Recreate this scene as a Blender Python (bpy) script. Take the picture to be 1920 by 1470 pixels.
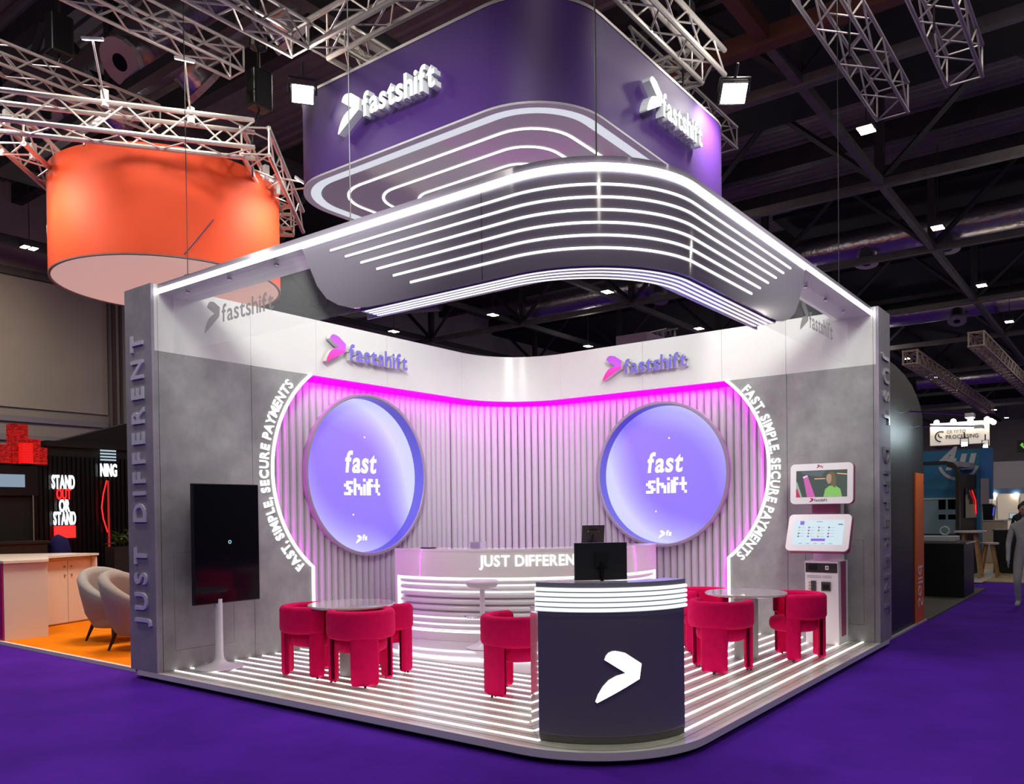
import bpy, bmesh, math, random
from mathutils import Vector, Matrix
random.seed(7)
sc = bpy.context.scene
COL = sc.collection
for o in list(bpy.data.objects):
    bpy.data.objects.remove(o)

# ---------------------------------------------------------------- camera, world, exposure
PI = math.pi
CAM = Vector((10.8771, 8.3648, 1.7731))
YAW, PITCH, ROLL, FPX, SHY = -0.13601, -0.013045, -0.012229, 1550.565, 246.517
a = PI * 1.25 + YAW
fw = Vector((math.cos(a) * math.cos(PITCH), math.sin(a) * math.cos(PITCH), math.sin(PITCH)))
rt = Vector((math.sin(a), -math.cos(a), 0)); up = rt.cross(fw)
cr, sr = math.cos(ROLL), math.sin(ROLL)
r2, u2 = cr * rt + sr * up, -sr * rt + cr * up
cd = bpy.data.cameras.new('camera'); cam = bpy.data.objects.new('camera', cd); COL.objects.link(cam)
m = Matrix((r2, u2, -fw)).transposed().to_4x4(); m.translation = CAM
cam.matrix_world = m
cd.sensor_width = 36; cd.sensor_fit = 'HORIZONTAL'; cd.lens = FPX / 1920 * 36; cd.shift_y = SHY / 1920
cd.clip_start = 0.05; cd.clip_end = 300
sc.camera = cam
sc.view_settings.view_transform = 'Standard'; sc.view_settings.look = 'None'
sc.view_settings.exposure = 0.0; sc.view_settings.gamma = 1.0
sc.view_settings.use_curve_mapping = False
sc.cycles.use_denoising = True
sc.cycles.max_bounces = 8; sc.cycles.diffuse_bounces = 4; sc.cycles.glossy_bounces = 4; sc.cycles.transmission_bounces = 8
sc.cycles.sample_clamp_indirect = 6.0
sc.cycles.caustics_reflective = False; sc.cycles.caustics_refractive = False
w = bpy.data.worlds.new('world'); sc.world = w; w.use_nodes = True
w.node_tree.nodes['Background'].inputs[0].default_value = (0.55, 0.5, 0.62, 1)
w.node_tree.nodes['Background'].inputs[1].default_value = 0.022

def spot(name, loc, target, power, size=60, blend=.5, col=(1, .96, .9), rad=.08):
    l = bpy.data.lights.new(name, 'SPOT'); l.energy = power; l.spot_size = math.radians(size); l.spot_blend = blend
    l.color = col; l.shadow_soft_size = rad
    o = bpy.data.objects.new(name, l); COL.objects.link(o); o.location = loc
    o.rotation_euler = (Vector(target) - Vector(loc)).to_track_quat('-Z', 'Y').to_euler()
    return o
def area(name, loc, target, power, sx, sy, col=(1, 1, 1)):
    l = bpy.data.lights.new(name, 'AREA'); l.energy = power; l.shape = 'RECTANGLE'; l.size = sx; l.size_y = sy; l.color = col
    o = bpy.data.objects.new(name, l); COL.objects.link(o); o.location = loc
    o.rotation_euler = (Vector(target) - Vector(loc)).to_track_quat('-Z', 'Y').to_euler()
    return o
# unseen front spots, added out of view to brighten the stand walls
SPOTS = [
    ((8.0, 5.0, 6.4), (2.9, 0.0, 3.1), 1600, 46),
    ((6.2, 8.0, 6.4), (0.0, 2.8, 3.1), 1600, 46),
]
for i, (l, t, p, s) in enumerate(SPOTS):
    spot('added_front_spot', l, t, p, s, rad=.8, col=(.97, 1, .93))

# ---------------------------------------------------------------- materials
MATS = {}
def mat(name, col=(.5, .5, .5), rough=.5, metal=0, em=None, es=0, spec=.5, noise=0, nscale=8, bump=0, bscale=60, sheen=0,
        coat=0, trans=0, alpha=1, ior=1.45, anis=None, sheen_tint=None, detail=5):
    if name in MATS: return MATS[name]
    mt = bpy.data.materials.new(name); mt.use_nodes = True; nt = mt.node_tree
    b = nt.nodes['Principled BSDF']
    b.inputs['Base Color'].default_value = (*col, 1); b.inputs['Roughness'].default_value = rough
    b.inputs['Metallic'].default_value = metal; b.inputs['Specular IOR Level'].default_value = spec
    b.inputs['IOR'].default_value = ior
    if em: b.inputs['Emission Color'].default_value = (*em, 1); b.inputs['Emission Strength'].default_value = es
    if sheen:
        b.inputs['Sheen Weight'].default_value = sheen; b.inputs['Sheen Roughness'].default_value = .4
        b.inputs['Sheen Tint'].default_value = (*(sheen_tint or col), 1)
    if coat: b.inputs['Coat Weight'].default_value = coat; b.inputs['Coat Roughness'].default_value = .04
    if trans: b.inputs['Transmission Weight'].default_value = trans
    if alpha < 1: b.inputs['Alpha'].default_value = alpha
    tc = nt.nodes.new('ShaderNodeTexCoord')
    if noise:
        n = nt.nodes.new('ShaderNodeTexNoise'); n.inputs['Scale'].default_value = nscale; n.inputs['Detail'].default_value = detail
        n.inputs['Roughness'].default_value = .65
        nt.links.new(tc.outputs['Object'], n.inputs['Vector'])
        mr = nt.nodes.new('ShaderNodeMapRange'); mr.inputs[1].default_value = .3; mr.inputs[2].default_value = .7
        mr.inputs[3].default_value = 1 - noise; mr.inputs[4].default_value = 1 + noise
        nt.links.new(n.outputs['Fac'], mr.inputs[0])
        mx = nt.nodes.new('ShaderNodeVectorMath'); mx.operation = 'SCALE'; mx.inputs[0].default_value = col
        nt.links.new(mr.outputs[0], mx.inputs['Scale']); nt.links.new(mx.outputs[0], b.inputs['Base Color'])
    if bump:
        n2 = nt.nodes.new('ShaderNodeTexNoise'); n2.inputs['Scale'].default_value = bscale; n2.inputs['Detail'].default_value = 4
        nt.links.new(tc.outputs['Object'], n2.inputs['Vector'])
        bp = nt.nodes.new('ShaderNodeBump'); bp.inputs['Strength'].default_value = bump; bp.inputs['Distance'].default_value = .02
        nt.links.new(n2.outputs['Fac'], bp.inputs['Height']); nt.links.new(bp.outputs[0], b.inputs['Normal'])
    MATS[name] = mt
    return mt
def glow(name, col, s):
    return mat(name, (.06, .06, .06), .6, em=col, es=s)
def gradient(name, stops, axis='Z', lo=0, hi=1, rough=.35, emit=0):
    """two or more colours printed along one axis of the object"""
    if name in MATS: return MATS[name]
    mt = mat(name, rough=rough); nt = mt.node_tree; b = nt.nodes['Principled BSDF']
    tc = nt.nodes.new('ShaderNodeTexCoord'); sp = nt.nodes.new('ShaderNodeSeparateXYZ')
    nt.links.new(tc.outputs['Object'], sp.inputs[0])
    mr = nt.nodes.new('ShaderNodeMapRange'); mr.inputs[1].default_value = lo; mr.inputs[2].default_value = hi
    nt.links.new(sp.outputs[axis], mr.inputs[0])
    rp = nt.nodes.new('ShaderNodeValToRGB'); e = rp.color_ramp.elements
    for i, (p, c) in enumerate(stops):
        q = e[i] if i < 2 else e.new(p)
        q.position = p; q.color = (*c, 1)
    nt.links.new(mr.outputs[0], rp.inputs[0]); nt.links.new(rp.outputs[0], b.inputs['Base Color'])
    if emit:
        nt.links.new(rp.outputs[0], b.inputs['Emission Color']); b.inputs['Emission Strength'].default_value = emit
    return mt

WHITE = mat('white_gloss', (.74, .73, .72), .18)
WHITEM = mat('white_matt', (.74, .73, .72), .55)
FASCIA = mat('fascia_white', (.66, .66, .635), .22, noise=.02, nscale=2)
CONC = mat('concrete_print', (.28, .28, .275), .5, noise=.22, nscale=3.2, bump=.05, bscale=18, detail=9)
CONCV = mat('concrete_grey_end', (.31, .285, .345), .5, noise=.16, nscale=3.2, bump=.05, bscale=18, detail=9)
BATT = mat('batten_grey', (.47, .45, .48), .42)
DARK = mat('dark_back', (.03, .03, .035), .7)
BLACK = mat('black_satin', (.006, .006, .007), .35)
BLACKG = mat('black_glass', (.004, .004, .006), .08)
PLUM = mat('grey_gloss_laminate', (.27, .24, .295), .10, coat=.3)
PLUM2 = mat('charcoal_gloss', (.15, .14, .178), .09, coat=.4)
LED = glow('led_white', (1, 1, .97), 2.3)
LEDB = glow('led_white_bright', (1, 1, 1), 6)
LEDC = glow('led_counter', (.95, 1, 1), 1.15)
LEDF = glow('led_floor', (1, 1, .95), 3.8)
LEDM = glow('led_magenta', (1, 0.0, 1), 45)
LEDT = glow('led_magenta_top', (1, 0, 1), 9)
LEDN = glow('led_magenta_wash', (1, 0, 1), 100)
LETW = glow('letter_white', (1, 1, .98), 1.3)
SOFT = glow('diffuser_soft', (.86, .90, .98), .75)
ALU = mat('aluminium', (.78, .74, .69), .36, metal=.55, noise=.06, nscale=20)
ALUD = mat('aluminium_dull', (.44, .40, .40), .42, metal=.5)
CHROME = mat('chrome', (.8, .8, .8), .08, metal=1)
VELVET = mat('magenta_velvet', (.74, .0008, .10), .85, spec=.2, sheen=.1, sheen_tint=(.9, .05, .35), noise=.10, nscale=14, bump=.06, bscale=300)
PURPLE = mat('purple_fabric', (.05, .012, .135), .55, noise=.05, nscale=3)
CARPET = mat('purple_carpet', (.08, .014, .345), .95, noise=.18, nscale=1.3, bump=.3, bscale=420, spec=.1)
ORANGEC = mat('orange_carpet', (.85, .22, .004), .95, noise=.12, nscale=2, bump=.25, bscale=380, spec=.1)
DECK = mat('laminate_deck', (.53, .53, .47), .24, noise=.15, nscale=4, detail=8)
ORANGE = mat('orange_fabric', (.88, .085, .018), .6, noise=.05, nscale=1.5)
GREYF = mat('grey_wool', (.30, .29, .29), .9, noise=.12, nscale=60, bump=.2, bscale=300, sheen=.3)
STEEL = mat('roof_steel', (.045, .042, .045), .6, noise=.2, nscale=3)
STEELL = mat('roof_steel_pale', (.14, .13, .12), .5, noise=.2, nscale=2)
STEELR = mat('roof_steel_rust', (.13, .045, .03), .6, noise=.2, nscale=2)
ROOFD = mat('roof_deck_metal', (.17, .155, .165), .5, noise=.18, nscale=1.2)
FOIL = mat('duct_foil', (.55, .53, .54), .28, metal=.9, bump=.9, bscale=7)
WOOD = mat('pale_wood', (.36, .20, .09), .5, noise=.25, nscale=9)
HALLW = mat('hall_wall_beige', (.42, .38, .35), .7, noise=.06, nscale=.6)
SKIN = mat('skin', (.45, .27, .2), .6)

# ---------------------------------------------------------------- object helpers
def mesh_from(bm, name, mats, smooth=False, angle=None):
    bmesh.ops.recalc_face_normals(bm, faces=bm.faces[:])
    me = bpy.data.meshes.new(name); bm.to_mesh(me); bm.free()
    for q in (mats if isinstance(mats, (list, tuple)) else [mats]): me.materials.append(q)
    if smooth:
        for p in me.polygons: p.use_smooth = True
        if angle: 
            me.set_sharp_from_angle(angle=math.radians(angle))
    return me
def link(name, me, parent=None, loc=None, rot=None):
    o = bpy.data.objects.new(name, me); COL.objects.link(o)
    if parent: o.parent = parent
    if loc is not None: o.location = loc
    if rot is not None: o.rotation_euler = rot
    return o
def root_loc(p):
    v = Vector((0, 0, 0))
    while p: v += p.location; p = p.parent
    return v
def obj(name, bm, mats, parent=None, smooth=False, angle=None, world=True):
    """a mesh object; vertices given in world space are moved into the parent's space (parents carry no rotation)"""
    if world and parent:
        bmesh.ops.translate(bm, verts=bm.verts[:], vec=-root_loc(parent))
    return link(name, mesh_from(bm, name, mats, smooth, angle), parent)
def tag(o, label=None, cat=None, group=None, kind=None):
    if label: o['label'] = label
    if cat: o['category'] = cat
    if group: o['group'] = group
    if kind: o['kind'] = kind
    return o
def thing(name, label, cat, loc=(0, 0, 0), group=None, rz=0):
    o = bpy.data.objects.new(name, None); COL.objects.link(o); o.location = loc; o.rotation_euler = (0, 0, rz)
    o.empty_display_size = .1
    return tag(o, label, cat, group)
def struct(name, parent=None):
    o = bpy.data.objects.new(name, None); COL.objects.link(o); o['kind'] = 'structure'
    return o
def tree_copy(o, parent=None):
    c = o.copy(); COL.objects.link(c); c.parent = parent
    for ch in list(o.children): tree_copy(ch, c)
    return c
B = bmesh.new
def box(bm, x0, x1, y0, y1, z0, z1, mi=0, bevel=0):
    vs = [bm.verts.new((x, y, z)) for x in (x0, x1) for y in (y0, y1) for z in (z0, z1)]
    fs = [bm.faces.new([vs[i] for i in f]) for f in ((0, 1, 3, 2), (4, 6, 7, 5), (0, 4, 5, 1), (2, 3, 7, 6), (0, 2, 6, 4), (1, 5, 7, 3))]
    for f in fs: f.material_index = mi
    if bevel:
        es = list({e for f in fs for e in f.edges})
        bmesh.ops.bevel(bm, geom=es, offset=bevel, segments=3, profile=.5, affect='EDGES')
    return bm
def prism(bm, pts, fn, d0, d1, mi=0, side_mi=None):
    """polygon pts (2D) extruded between depth d0 and d1; fn(a, b, d) -> world"""
    n = len(pts)
    v0 = [bm.verts.new(fn(p[0], p[1], d0)) for p in pts]; v1 = [bm.verts.new(fn(p[0], p[1], d1)) for p in pts]
    f = bm.faces.new(v0); f.material_index = mi
    f = bm.faces.new(v1); f.material_index = mi
    for i in range(n):
        f = bm.faces.new((v0[i], v0[(i + 1) % n], v1[(i + 1) % n], v1[i])); f.material_index = mi if side_mi is None else side_mi
    return bm
def tube(bm, pts, r, n=8, closed=False, cap=True):
    pts = [Vector(p) for p in pts]; N = len(pts); rings = []
    prev = None
    for i, p in enumerate(pts):
        if closed: t = (pts[(i + 1) % N] - pts[i - 1]).normalized()
        else: t = (pts[min(i + 1, N - 1)] - pts[max(i - 1, 0)]).normalized()
        if prev is None:
            s = t.cross(Vector((0, 0, 1)))
            if s.length < 1e-3: s = t.cross(Vector((1, 0, 0)))
        else: s = prev - t * prev.dot(t)
        s.normalize(); prev = s; q = t.cross(s)
        rr = r[i] if isinstance(r, (list, tuple)) else r
        rings.append([bm.verts.new(p + (s * math.cos(2 * PI * k / n) + q * math.sin(2 * PI * k / n)) * rr) for k in range(n)])
    M = N if closed else N - 1
    for i in range(M):
        A, C = rings[i], rings[(i + 1) % N]
        for k in range(n): bm.faces.new((A[k], A[(k + 1) % n], C[(k + 1) % n], C[k]))
    if cap and not closed: bm.faces.new(rings[0]); bm.faces.new(rings[-1])
    return bm
def lathe(bm, prof, c=(0, 0), n=32, axis='Z', base=0):
    """prof: (radius, height) list revolved round a vertical axis through c"""
    rings = []
    for r, h in prof:
        rings.append([bm.verts.new((c[0] + r * math.cos(2 * PI * k / n), c[1] + r * math.sin(2 * PI * k / n), base + h)) for k in range(n)])
    for A, C in zip(rings, rings[1:]):
        for k in range(n): bm.faces.new((A[k], A[(k + 1) % n], C[(k + 1) % n], C[k]))
    bm.faces.new(rings[0]); bm.faces.new(rings[-1])
    return bm
def sweep(bm, path, prof, closed=False, cap=True, mi=None):
    """path: list of (x, y, nx, ny) with outward normal; prof: list of (offset along normal, z), closed loop"""
    rings = [[bm.verts.new((x + nx * o, y + ny * o, z)) for o, z in prof] for x, y, nx, ny in path]
    N = len(rings); n = len(prof)
    for i in range(N if closed else N - 1):
        A, C = rings[i], rings[(i + 1) % N]
        for k in range(n):
            f = bm.faces.new((A[k], A[(k + 1) % n], C[(k + 1) % n], C[k]))
            if mi: f.material_index = mi[k]
    if cap and not closed: bm.faces.new(rings[0]); bm.faces.new(rings[-1])
    return bm
def rect_prof(o0, o1, z0, z1): return [(o0, z0), (o1, z0), (o1, z1), (o0, z1)]
def arc_pts(cx, cy, r, a0, a1, n): 
    return [(cx + r * math.cos(math.radians(a0 + (a1 - a0) * i / n)), cy + r * math.sin(math.radians(a0 + (a1 - a0) * i / n)),
             math.cos(math.radians(a0 + (a1 - a0) * i / n)), math.sin(math.radians(a0 + (a1 - a0) * i / n))) for i in range(n + 1)]

# glyphs --------------------------------------------------------
GL = {}
def glyph(ch, bold=.0):
    k = (ch, bold)
    if k not in GL:
        cu = bpy.data.curves.new('glyph', 'FONT'); cu.body = ch; cu.size = 1; cu.extrude = .5; cu.offset = bold; cu.resolution_u = 4
        o = bpy.data.objects.new('glyph', cu); COL.objects.link(o)
        dg = bpy.context.evaluated_depsgraph_get()
        me = bpy.data.meshes.new_from_object(o.evaluated_get(dg))
        bpy.data.objects.remove(o); bpy.data.curves.remove(cu)
        vs = [v.co.copy() for v in me.vertices]; fs = [(list(p.vertices), abs(p.normal.z) > .9) for p in me.polygons]
        bpy.data.meshes.remove(me)
        GL[k] = (vs, fs, min(v.x for v in vs), max(v.x for v in vs))
    return GL[k]
CAPH = max(v.y for v in glyph('H')[0])
KERN = {'PA': -.10, 'AY': -.17, 'FA': -.07, 'YM': -.05, 'A,': -.03, 'T,': -.12, 'E,': -.04}
def layout(text, bold=.0, gap=.09, space=.32, shear=0):
    """[(char, x)] left edges in em and the total width"""
    x = 0; out = []; pv = ''
    for ch in text:
        x += KERN.get(pv + ch, 0); pv = ch
        if ch == ' ': x += space; continue
        g = glyph(ch, bold); out.append((ch, x - g[2], x, x + g[3] - g[2])); x += g[3] - g[2] + gap
    return out, x - gap
def lettering(text, fn, width, parent, front, side=None, depth=.02, height=None, bold=.02, gap=.09, space=.32, shear=0, name='letter', d0=0.0):
    """letters as separate parts. fn(x, y, d): x along the line, y up the cap, d out of the surface -> world"""
    lay, W = layout(text, bold, gap, space)
    sx = width / W; sy = (height / CAPH) if height else sx
    for ch, x, l, rr in lay:
        vs, fs, _, _ = glyph(ch, bold)
        bm = B()
        vv = [bm.verts.new(fn((x + v.x + shear * v.y) * sx, v.y * sy, d0 + (v.z + .5) * depth)) for v in vs]
        for f, isf in fs:
            try:
                q = bm.faces.new([vv[i] for i in f]); q.material_index = 0 if isf else 1
            except ValueError: pass
        obj(name, bm, [front, side or front], parent)
ARROW = [(.0, .03), (.03, .0), (.814, .438), (.855, .731), (.545, .955), (.44, .985), (.36, 1.0), (.30, .995), (.235, .965), (.19, .905), (.166, .834), (.552, .566), (.372, .517), (.234, .438), (.131, .317), (.045, .162)]
def arrow(fn, wd, ht, parent, front, side, depth, name='arrow_emblem', d0=0.0, bendcuts=0):
    bm = B(); prism(bm, [(p[0] * wd / .855, p[1] * ht) for p in ARROW], lambda a, b, d: (a, b, d), 0, 1, 0, 1)
    for i in range(1, bendcuts):
        bmesh.ops.bisect_plane(bm, geom=bm.verts[:] + bm.edges[:] + bm.faces[:], plane_co=(wd * i / bendcuts, 0, 0), plane_no=(1, 0, 0))
    if bendcuts: bmesh.ops.triangulate(bm, faces=[f for f in bm.faces if len(f.verts) > 4])
    for v in bm.verts: v.co = Vector(fn(v.co.x, v.co.y, d0 + v.co.z * depth))
    return obj(name, bm, [front, side], parent)

U, V, H, HF, P = 6.159, 5.808, 4.262, 3.552, .10   # stand plan, wall height, fascia underside, platform top
WL = lambda a, b, d: (a, d, b)      # on the left wall: a = x, b = z, d out of wall
WR = lambda a, b, d: (d, a, b)      # on the right wall: a = y
def mirror(fn, left): return WL if left else WR

# ================================================================ the hall
floor = struct('floor'); bm = B(); box(bm, -77, 26, -24, 26, -.2, 0)
obj('carpet', bm, CARPET, floor)
ceiling = struct('ceiling')
bm = B(); pitch = .34; x = -76; zt = 12.4; prof = []
while x < 14:
    prof += [(x, zt), (x + .15, zt), (x + .19, zt - .07), (x + .30, zt - .07)]; x += pitch
v0 = [bm.verts.new((x, -23, z)) for x, z in prof]; v1 = [bm.verts.new((x, 16, z)) for x, z in prof]
for i in range(len(prof) - 1): bm.faces.new((v0[i], v0[i + 1], v1[i + 1], v1[i]))
obj('roof_deck', bm, ROOFD, ceiling)
def beam(x0, x1, y0, y1, z0, z1, mt=STEEL, name='roof_beam'):
    bm = B(); box(bm, x0, x1, y0, y1, z0, z1); return obj(name, bm, mt, ceiling)
# lattice girders along y: pale bottom chord, posts, diagonals, dark top chord
for k, (x, mt) in enumerate([(-4.5, STEELL), (-10.45, STEELL), (-16.7, STEELL), (-24.7, STEELL), (-32.5, STEELL), (-42, STEELL), (-52, STEELL), (-62, STEELL), (3.0, STEEL), (9.0, STEEL)]):
    beam(x - .09, x + .09, -23, 16, 9.46, 9.66, mt)
    beam(x - .13, x + .13, -23, 16, 11.9, 12.3)
    for j, y in enumerate([3.4 - 5.1 * q for q in range(-2, 5)]):
        beam(x - .1, x + .1, y - .1, y + .1, 9.6, 12)
        for s in (-1, 1):
            bm = B(); tube(bm, [(x, y, 9.62), (x, y + s * 2.5, 12.0)], .085, 4); obj('roof_brace', bm, STEEL, ceiling)
beam(-2.9, -2.65, 1, 16, 9.45, 9.75, STEELR)
for y, mt in ((3.42, STEELR), (-1.7, STEELL), (-6.9, STEELL), (-12, STEELL), (8.5, STEEL), (-17, STEEL)):
    beam(-2.6, 12, y - .11, y + .11, 9.5, 9.75, mt if y == 3.42 else STEEL)
    beam(-75.9, -2.6, y - .08, y + .08, 9.5, 9.68, STEELL if y in (-6.9, 3.42) else STEEL)
for x in (-7.5, -13.6, -20.7, -28.6, -.7, 6):
    beam(x - .16, x + .16, -23, 16, 11.75, 12.3)
# dark acoustic panels that close some of the roof bays
for x0, x1, y0, y1 in ((-10.2, -4.7, -2, 16), (-24.5, -16.9, -1.5, 16), (-32.3, -24.9, -23, 16), (-75.9, -32.7, -20, 16), (-10.2, -4.7, -23, -9)):
    bm = B(); box(bm, x0, x1, y0, y1, 11.55, 11.7); obj('acoustic_panel', bm, mat('acoustic_black', (.008, .008, .011), .9), ceiling)
for x0, x1 in ((-70, 14),):
    pass
# far walls
wall_left_far = struct('wall_back')
bm = B(); box(bm, -76, 14, -20.4, -20, 0, 12.4); obj('wall_face', bm, HALLW, wall_left_far)
bm = B(); box(bm, -3.5, 14, -19.98, -19.85, 9.45, 9.7); obj('door_rail', bm, STEELL, wall_left_far)
bm = B(); box(bm, -3.45, 14, -19.97, -19.9, 5.3, 9.4); obj('shutter_door', bm, mat('shutter_cream', (.52, .47, .40), .6, noise=.08, nscale=.4), wall_left_far)
for z in (4.85, 4.25, 3.65): 
    bm = B(); box(bm, -3.45, 14, -19.95, -19.86, z, z + .18); obj('door_rail', bm, mat('rail_grey', (.33, .31, .36), .6), wall_left_far)
for x0, x1 in ((-3.75, -3.5), (-4.2, -3.9), (-4.9, -4.6)):
    bm = B(); box(bm, x0, x1, -19.96, -19.7, 0, 12); obj('column', bm, mat('column_grey', (.36, .33, .31), .6), wall_left_far)
bm = B(); box(bm, -3.62, -3.5, -19.68, -19.6, 0, 12); obj('rain_pipe', bm, mat('pipe_brown', (.1, .06, .05), .5), wall_left_far)
wall_far = struct('wall_right')
bm = B(); box(bm, -76.4, -76, -24, 26, 0, 12.4); obj('wall_face', bm, HALLW, wall_far)

# warm wash on the shutter wall
spot('wall_wash', (4.5, -13.0, 9.0), (3.0, -20, 6.5), 900, 80, .9, (1, .82, .6), .3)
# hall lights
HL = mat('lamp_face', (.9, .9, .9), .5, em=(1, .9, .74), es=16)
def hall_light():
    t = thing('hall_light', 'pair of square warm white hall lights hanging under the dark roof', 'ceiling light', (0, 0, 9.3), 'hall lights under the roof')
    bm = B(); box(bm, -.20, .20, -.15, .15, 9.3, 9.40); obj('housing', bm, STEEL, t)
    bm = B(); tube(bm, [(0, 0, 9.4), (0, 0, 11.5)], .012, 5); obj('drop_rod', bm, STEEL, t)
    for s in (-1, 1):
        bm = B(); box(bm, s * .11 - .075, s * .11 + .075, -.14, .14, 9.285, 9.299); obj('diffuser', bm, HL, t)
    return t
hl0 = hall_light(); first = True
HLS = [(-6.6, 4.05, 'big warm double hall light hanging below the long truss at upper right'),
 (-13.9, 4.05, 'warm double hall light in the roof bay with the silver duct at upper right'),
 (-21.3, 4.1, 'warm double hall light on the dark roof, above the far silver duct at right'),
 (-28.3, 4.15, 'warm double hall light at the right picture edge above the lattice box beams'),
 (-21.2, -6.15, 'warm double hall light just under the right canopy end above the fascia'),
 (-13.8, -6.15, 'warm double hall light just under the curved canopy corner'),
 (-13.85, -11.2, 'warm double hall light under the middle of the left canopy edge'),
 (-13.45, -16.1, 'warm double hall light above the left fastshift wall logo'),
 (-21.3, -11.6, 'warm double hall light low over the right half of the white fascia'),
 (.55, -16.2, 'warm double hall light at far left beneath the orange drum height'),
 (-34.5, -1.0, 'small hall light right of the right wall end, over the duct'),
 (-42, -.95, 'small hall light between the two far lattice box beams'),
 (-49, -.85, 'small hall light past the left lattice box beam above the crypto sign'),
 (-55.8, -.7, 'small hall light fourth in the row leading to the far wall'),
 (-63, -.6, 'tiny hall light fifth in the row leading to the far wall'),
 (-70.3, -.6, 'tiny farthest hall light in the row just above the far wall')]
for x, y, lb in HLS:
    o = hl0 if first else tree_copy(hl0); first = False
    o.location = (x, y, 9.3); o['label'] = lb
for x in (-60, -45, -32, -20, -10, 0.5, 8, 15):
    for y in (-11, -2, 7, 15):
        area('hall_lamp', (x, y, 9.2), (x, y, 0), 115 if x > -5 else 80, .6, .6, (1, .93, .82))
        l_ = bpy.data.lights.new('added_roof_fill', 'POINT'); l_.energy = 45; l_.shadow_soft_size = .3; l_.color = (1, .9, .85)  # point fill added below the roof to lift the dark deck
        o_ = bpy.data.objects.new('added_roof_fill', l_); COL.objects.link(o_); o_.location = (x + .4, y + .4, 8.9)

# ducts
def duct(name, label, pts, r, nozzles=(), nr=.25):
    t = thing(name, label, 'air duct', pts[0])
    bm = B(); tube(bm, pts, r, 20); obj('duct_body', bm, FOIL, t, True, 40)
    for p, d in nozzles:
        p = Vector(p); d = Vector(d).normalized()
        bm = B(); tube(bm, [p, p + d * r * 1.5], nr, 16); nz = obj('nozzle', bm, FOIL, t, True, 40)
        bm = B(); tube(bm, [p + d * r * 1.42, p + d * r * 1.6], [nr * 1.25, nr * 1.25], 16); obj('nozzle_ring', bm, mat('nozzle_pale', (.5, .45, .47), .5), nz)
        bm = B(); tube(bm, [p + d * r * 1.601, p + d * r * 1.61], [nr * .45, nr * .45], 16); obj('nozzle_mouth', bm, BLACK, nz)
    return t
duct('air_duct', 'fat foil wrapped air duct with round nozzles at upper left above the orange drum', [(2.5, -11.5, 10.5), (2.5, -2.5, 10.5)], .62,
     [((2.5, -9.1, 10.5), (.75, .15, -.65)), ((2.5, -6.2, 10.5), (.75, .15, -.65)), ((2.5, -8.7, 10.5), (-.8, .1, -.6)), ((2.5, -5.9, 10.5), (-.8, .1, -.6)), ((2.5, -3.2, 10.5), (-.8, .1, -.6))], .33)
duct('air_duct', 'long silver duct crossing the roof bay to the right of the canopy', [(-18.3, -1.2, 10.6), (-18.1, 14, 10.6)], .5,
     [((-18.2, 1.2, 10.6), (.2, 0, -1)), ((-18.2, 3.6, 10.6), (.2, 0, -1))], .3)
duct('air_duct', 'crumpled silver duct seen in the gap below the curved canopy', [(-17.6, -12.5, 10.4), (-18.2, -4.2, 10.6)], .5, [((-18, -6.2, 10.55), (.4, 0, -1))], .3)
duct('air_duct', 'silver duct along the dark roof at left under the canopy edge', [(-12.0, -19.7, 10.4), (-14.2, -14.2, 10.4)], .42)
duct('air_duct', 'distant pinkish silver duct with nozzles above the crypto sign', [(-30.5, -3.2, 10.7), (-30.2, 14, 10.7)], .55,
     [((-30.4, -1.3, 10.7), (.5, 0, -1)), ((-30.3, 2.0, 10.7), (.5, 0, -1)), ((-30.3, 5.0, 10.7), (.5, 0, -1))], .3)
duct('air_duct', 'farthest thin duct low under the roof at right', [(-50, -3.5, 10.2), (-50, 14, 10.2)], .5)

# ================================================================ the stand: platform
ps = thing('stand_platform', 'low white edged platform with a grey wood floor and rows of glowing light strips', 'platform', (3, 3, 0))
def L_path(ins, r, n=14):
    """plan line parallel to the two open sides, inset by ins, from left wall to right wall"""
    xu, yv = U - ins, V - ins
    return [(xu, .0, 1, 0), (xu, yv - r, 1, 0)] + arc_pts(xu - r, yv - r, r, 0, 90, n)[1:-1] + [(xu - r, yv, 0, 1), (.0, yv, 0, 1)]
bm = B(); out = [(-.56, -.5)] + [(U - .03, -.5)] + [(p[0], p[1]) for p in L_path(.03, .97)] + [(-.56, V - .03)]
prism(bm, out, lambda a, b, d: (a, b, d), .03, P - .001); obj('deck', bm, DECK, ps)
ep = L_path(0, 1.0, 20); ep[0] = (U, -.40, 1, 0); ep[-1] = (-.45, V, 0, 1)
bm = B(); sweep(bm, ep, rect_prof(-.045, 0, .045, P + .002)); obj('edge_trim', bm, WHITE, ps)
bm = B(); sweep(bm, ep, rect_prof(-.12, -.07, 0, .044)); obj('shadow_gap', bm, BLACK, ps)
for k in range(11):
    ins = .209 + .188 * k
    pa = L_path(ins, .05, 4); halves = [pa[:2], pa[-2:]]
    if k < 3: halves = [[pa[0], (U - ins, (4.853, 4.66, 4.48)[k], 1, 0)], [((5.159, 4.95, 4.76)[k], V - ins, 0, 1), pa[-1]]]
    for hp in halves:
        bm = B(); sweep(bm, hp, rect_prof(-.0125, .0125, P - .004, P + .003)); obj('light_strip', bm, LEDF, ps)
# thin joints between floor boards
bm = B()
for k in range(12):
    ins = .115 + .188 * k
    sweep(bm, L_path(ins, max(.05, .85 - ins), 6), rect_prof(-.0015, .0015, P - .002, P + .0006))
o = obj('board_joint', bm, mat('joint_dark', (.12, .11, .1), .6), ps); tag(o, kind='stuff')

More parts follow.
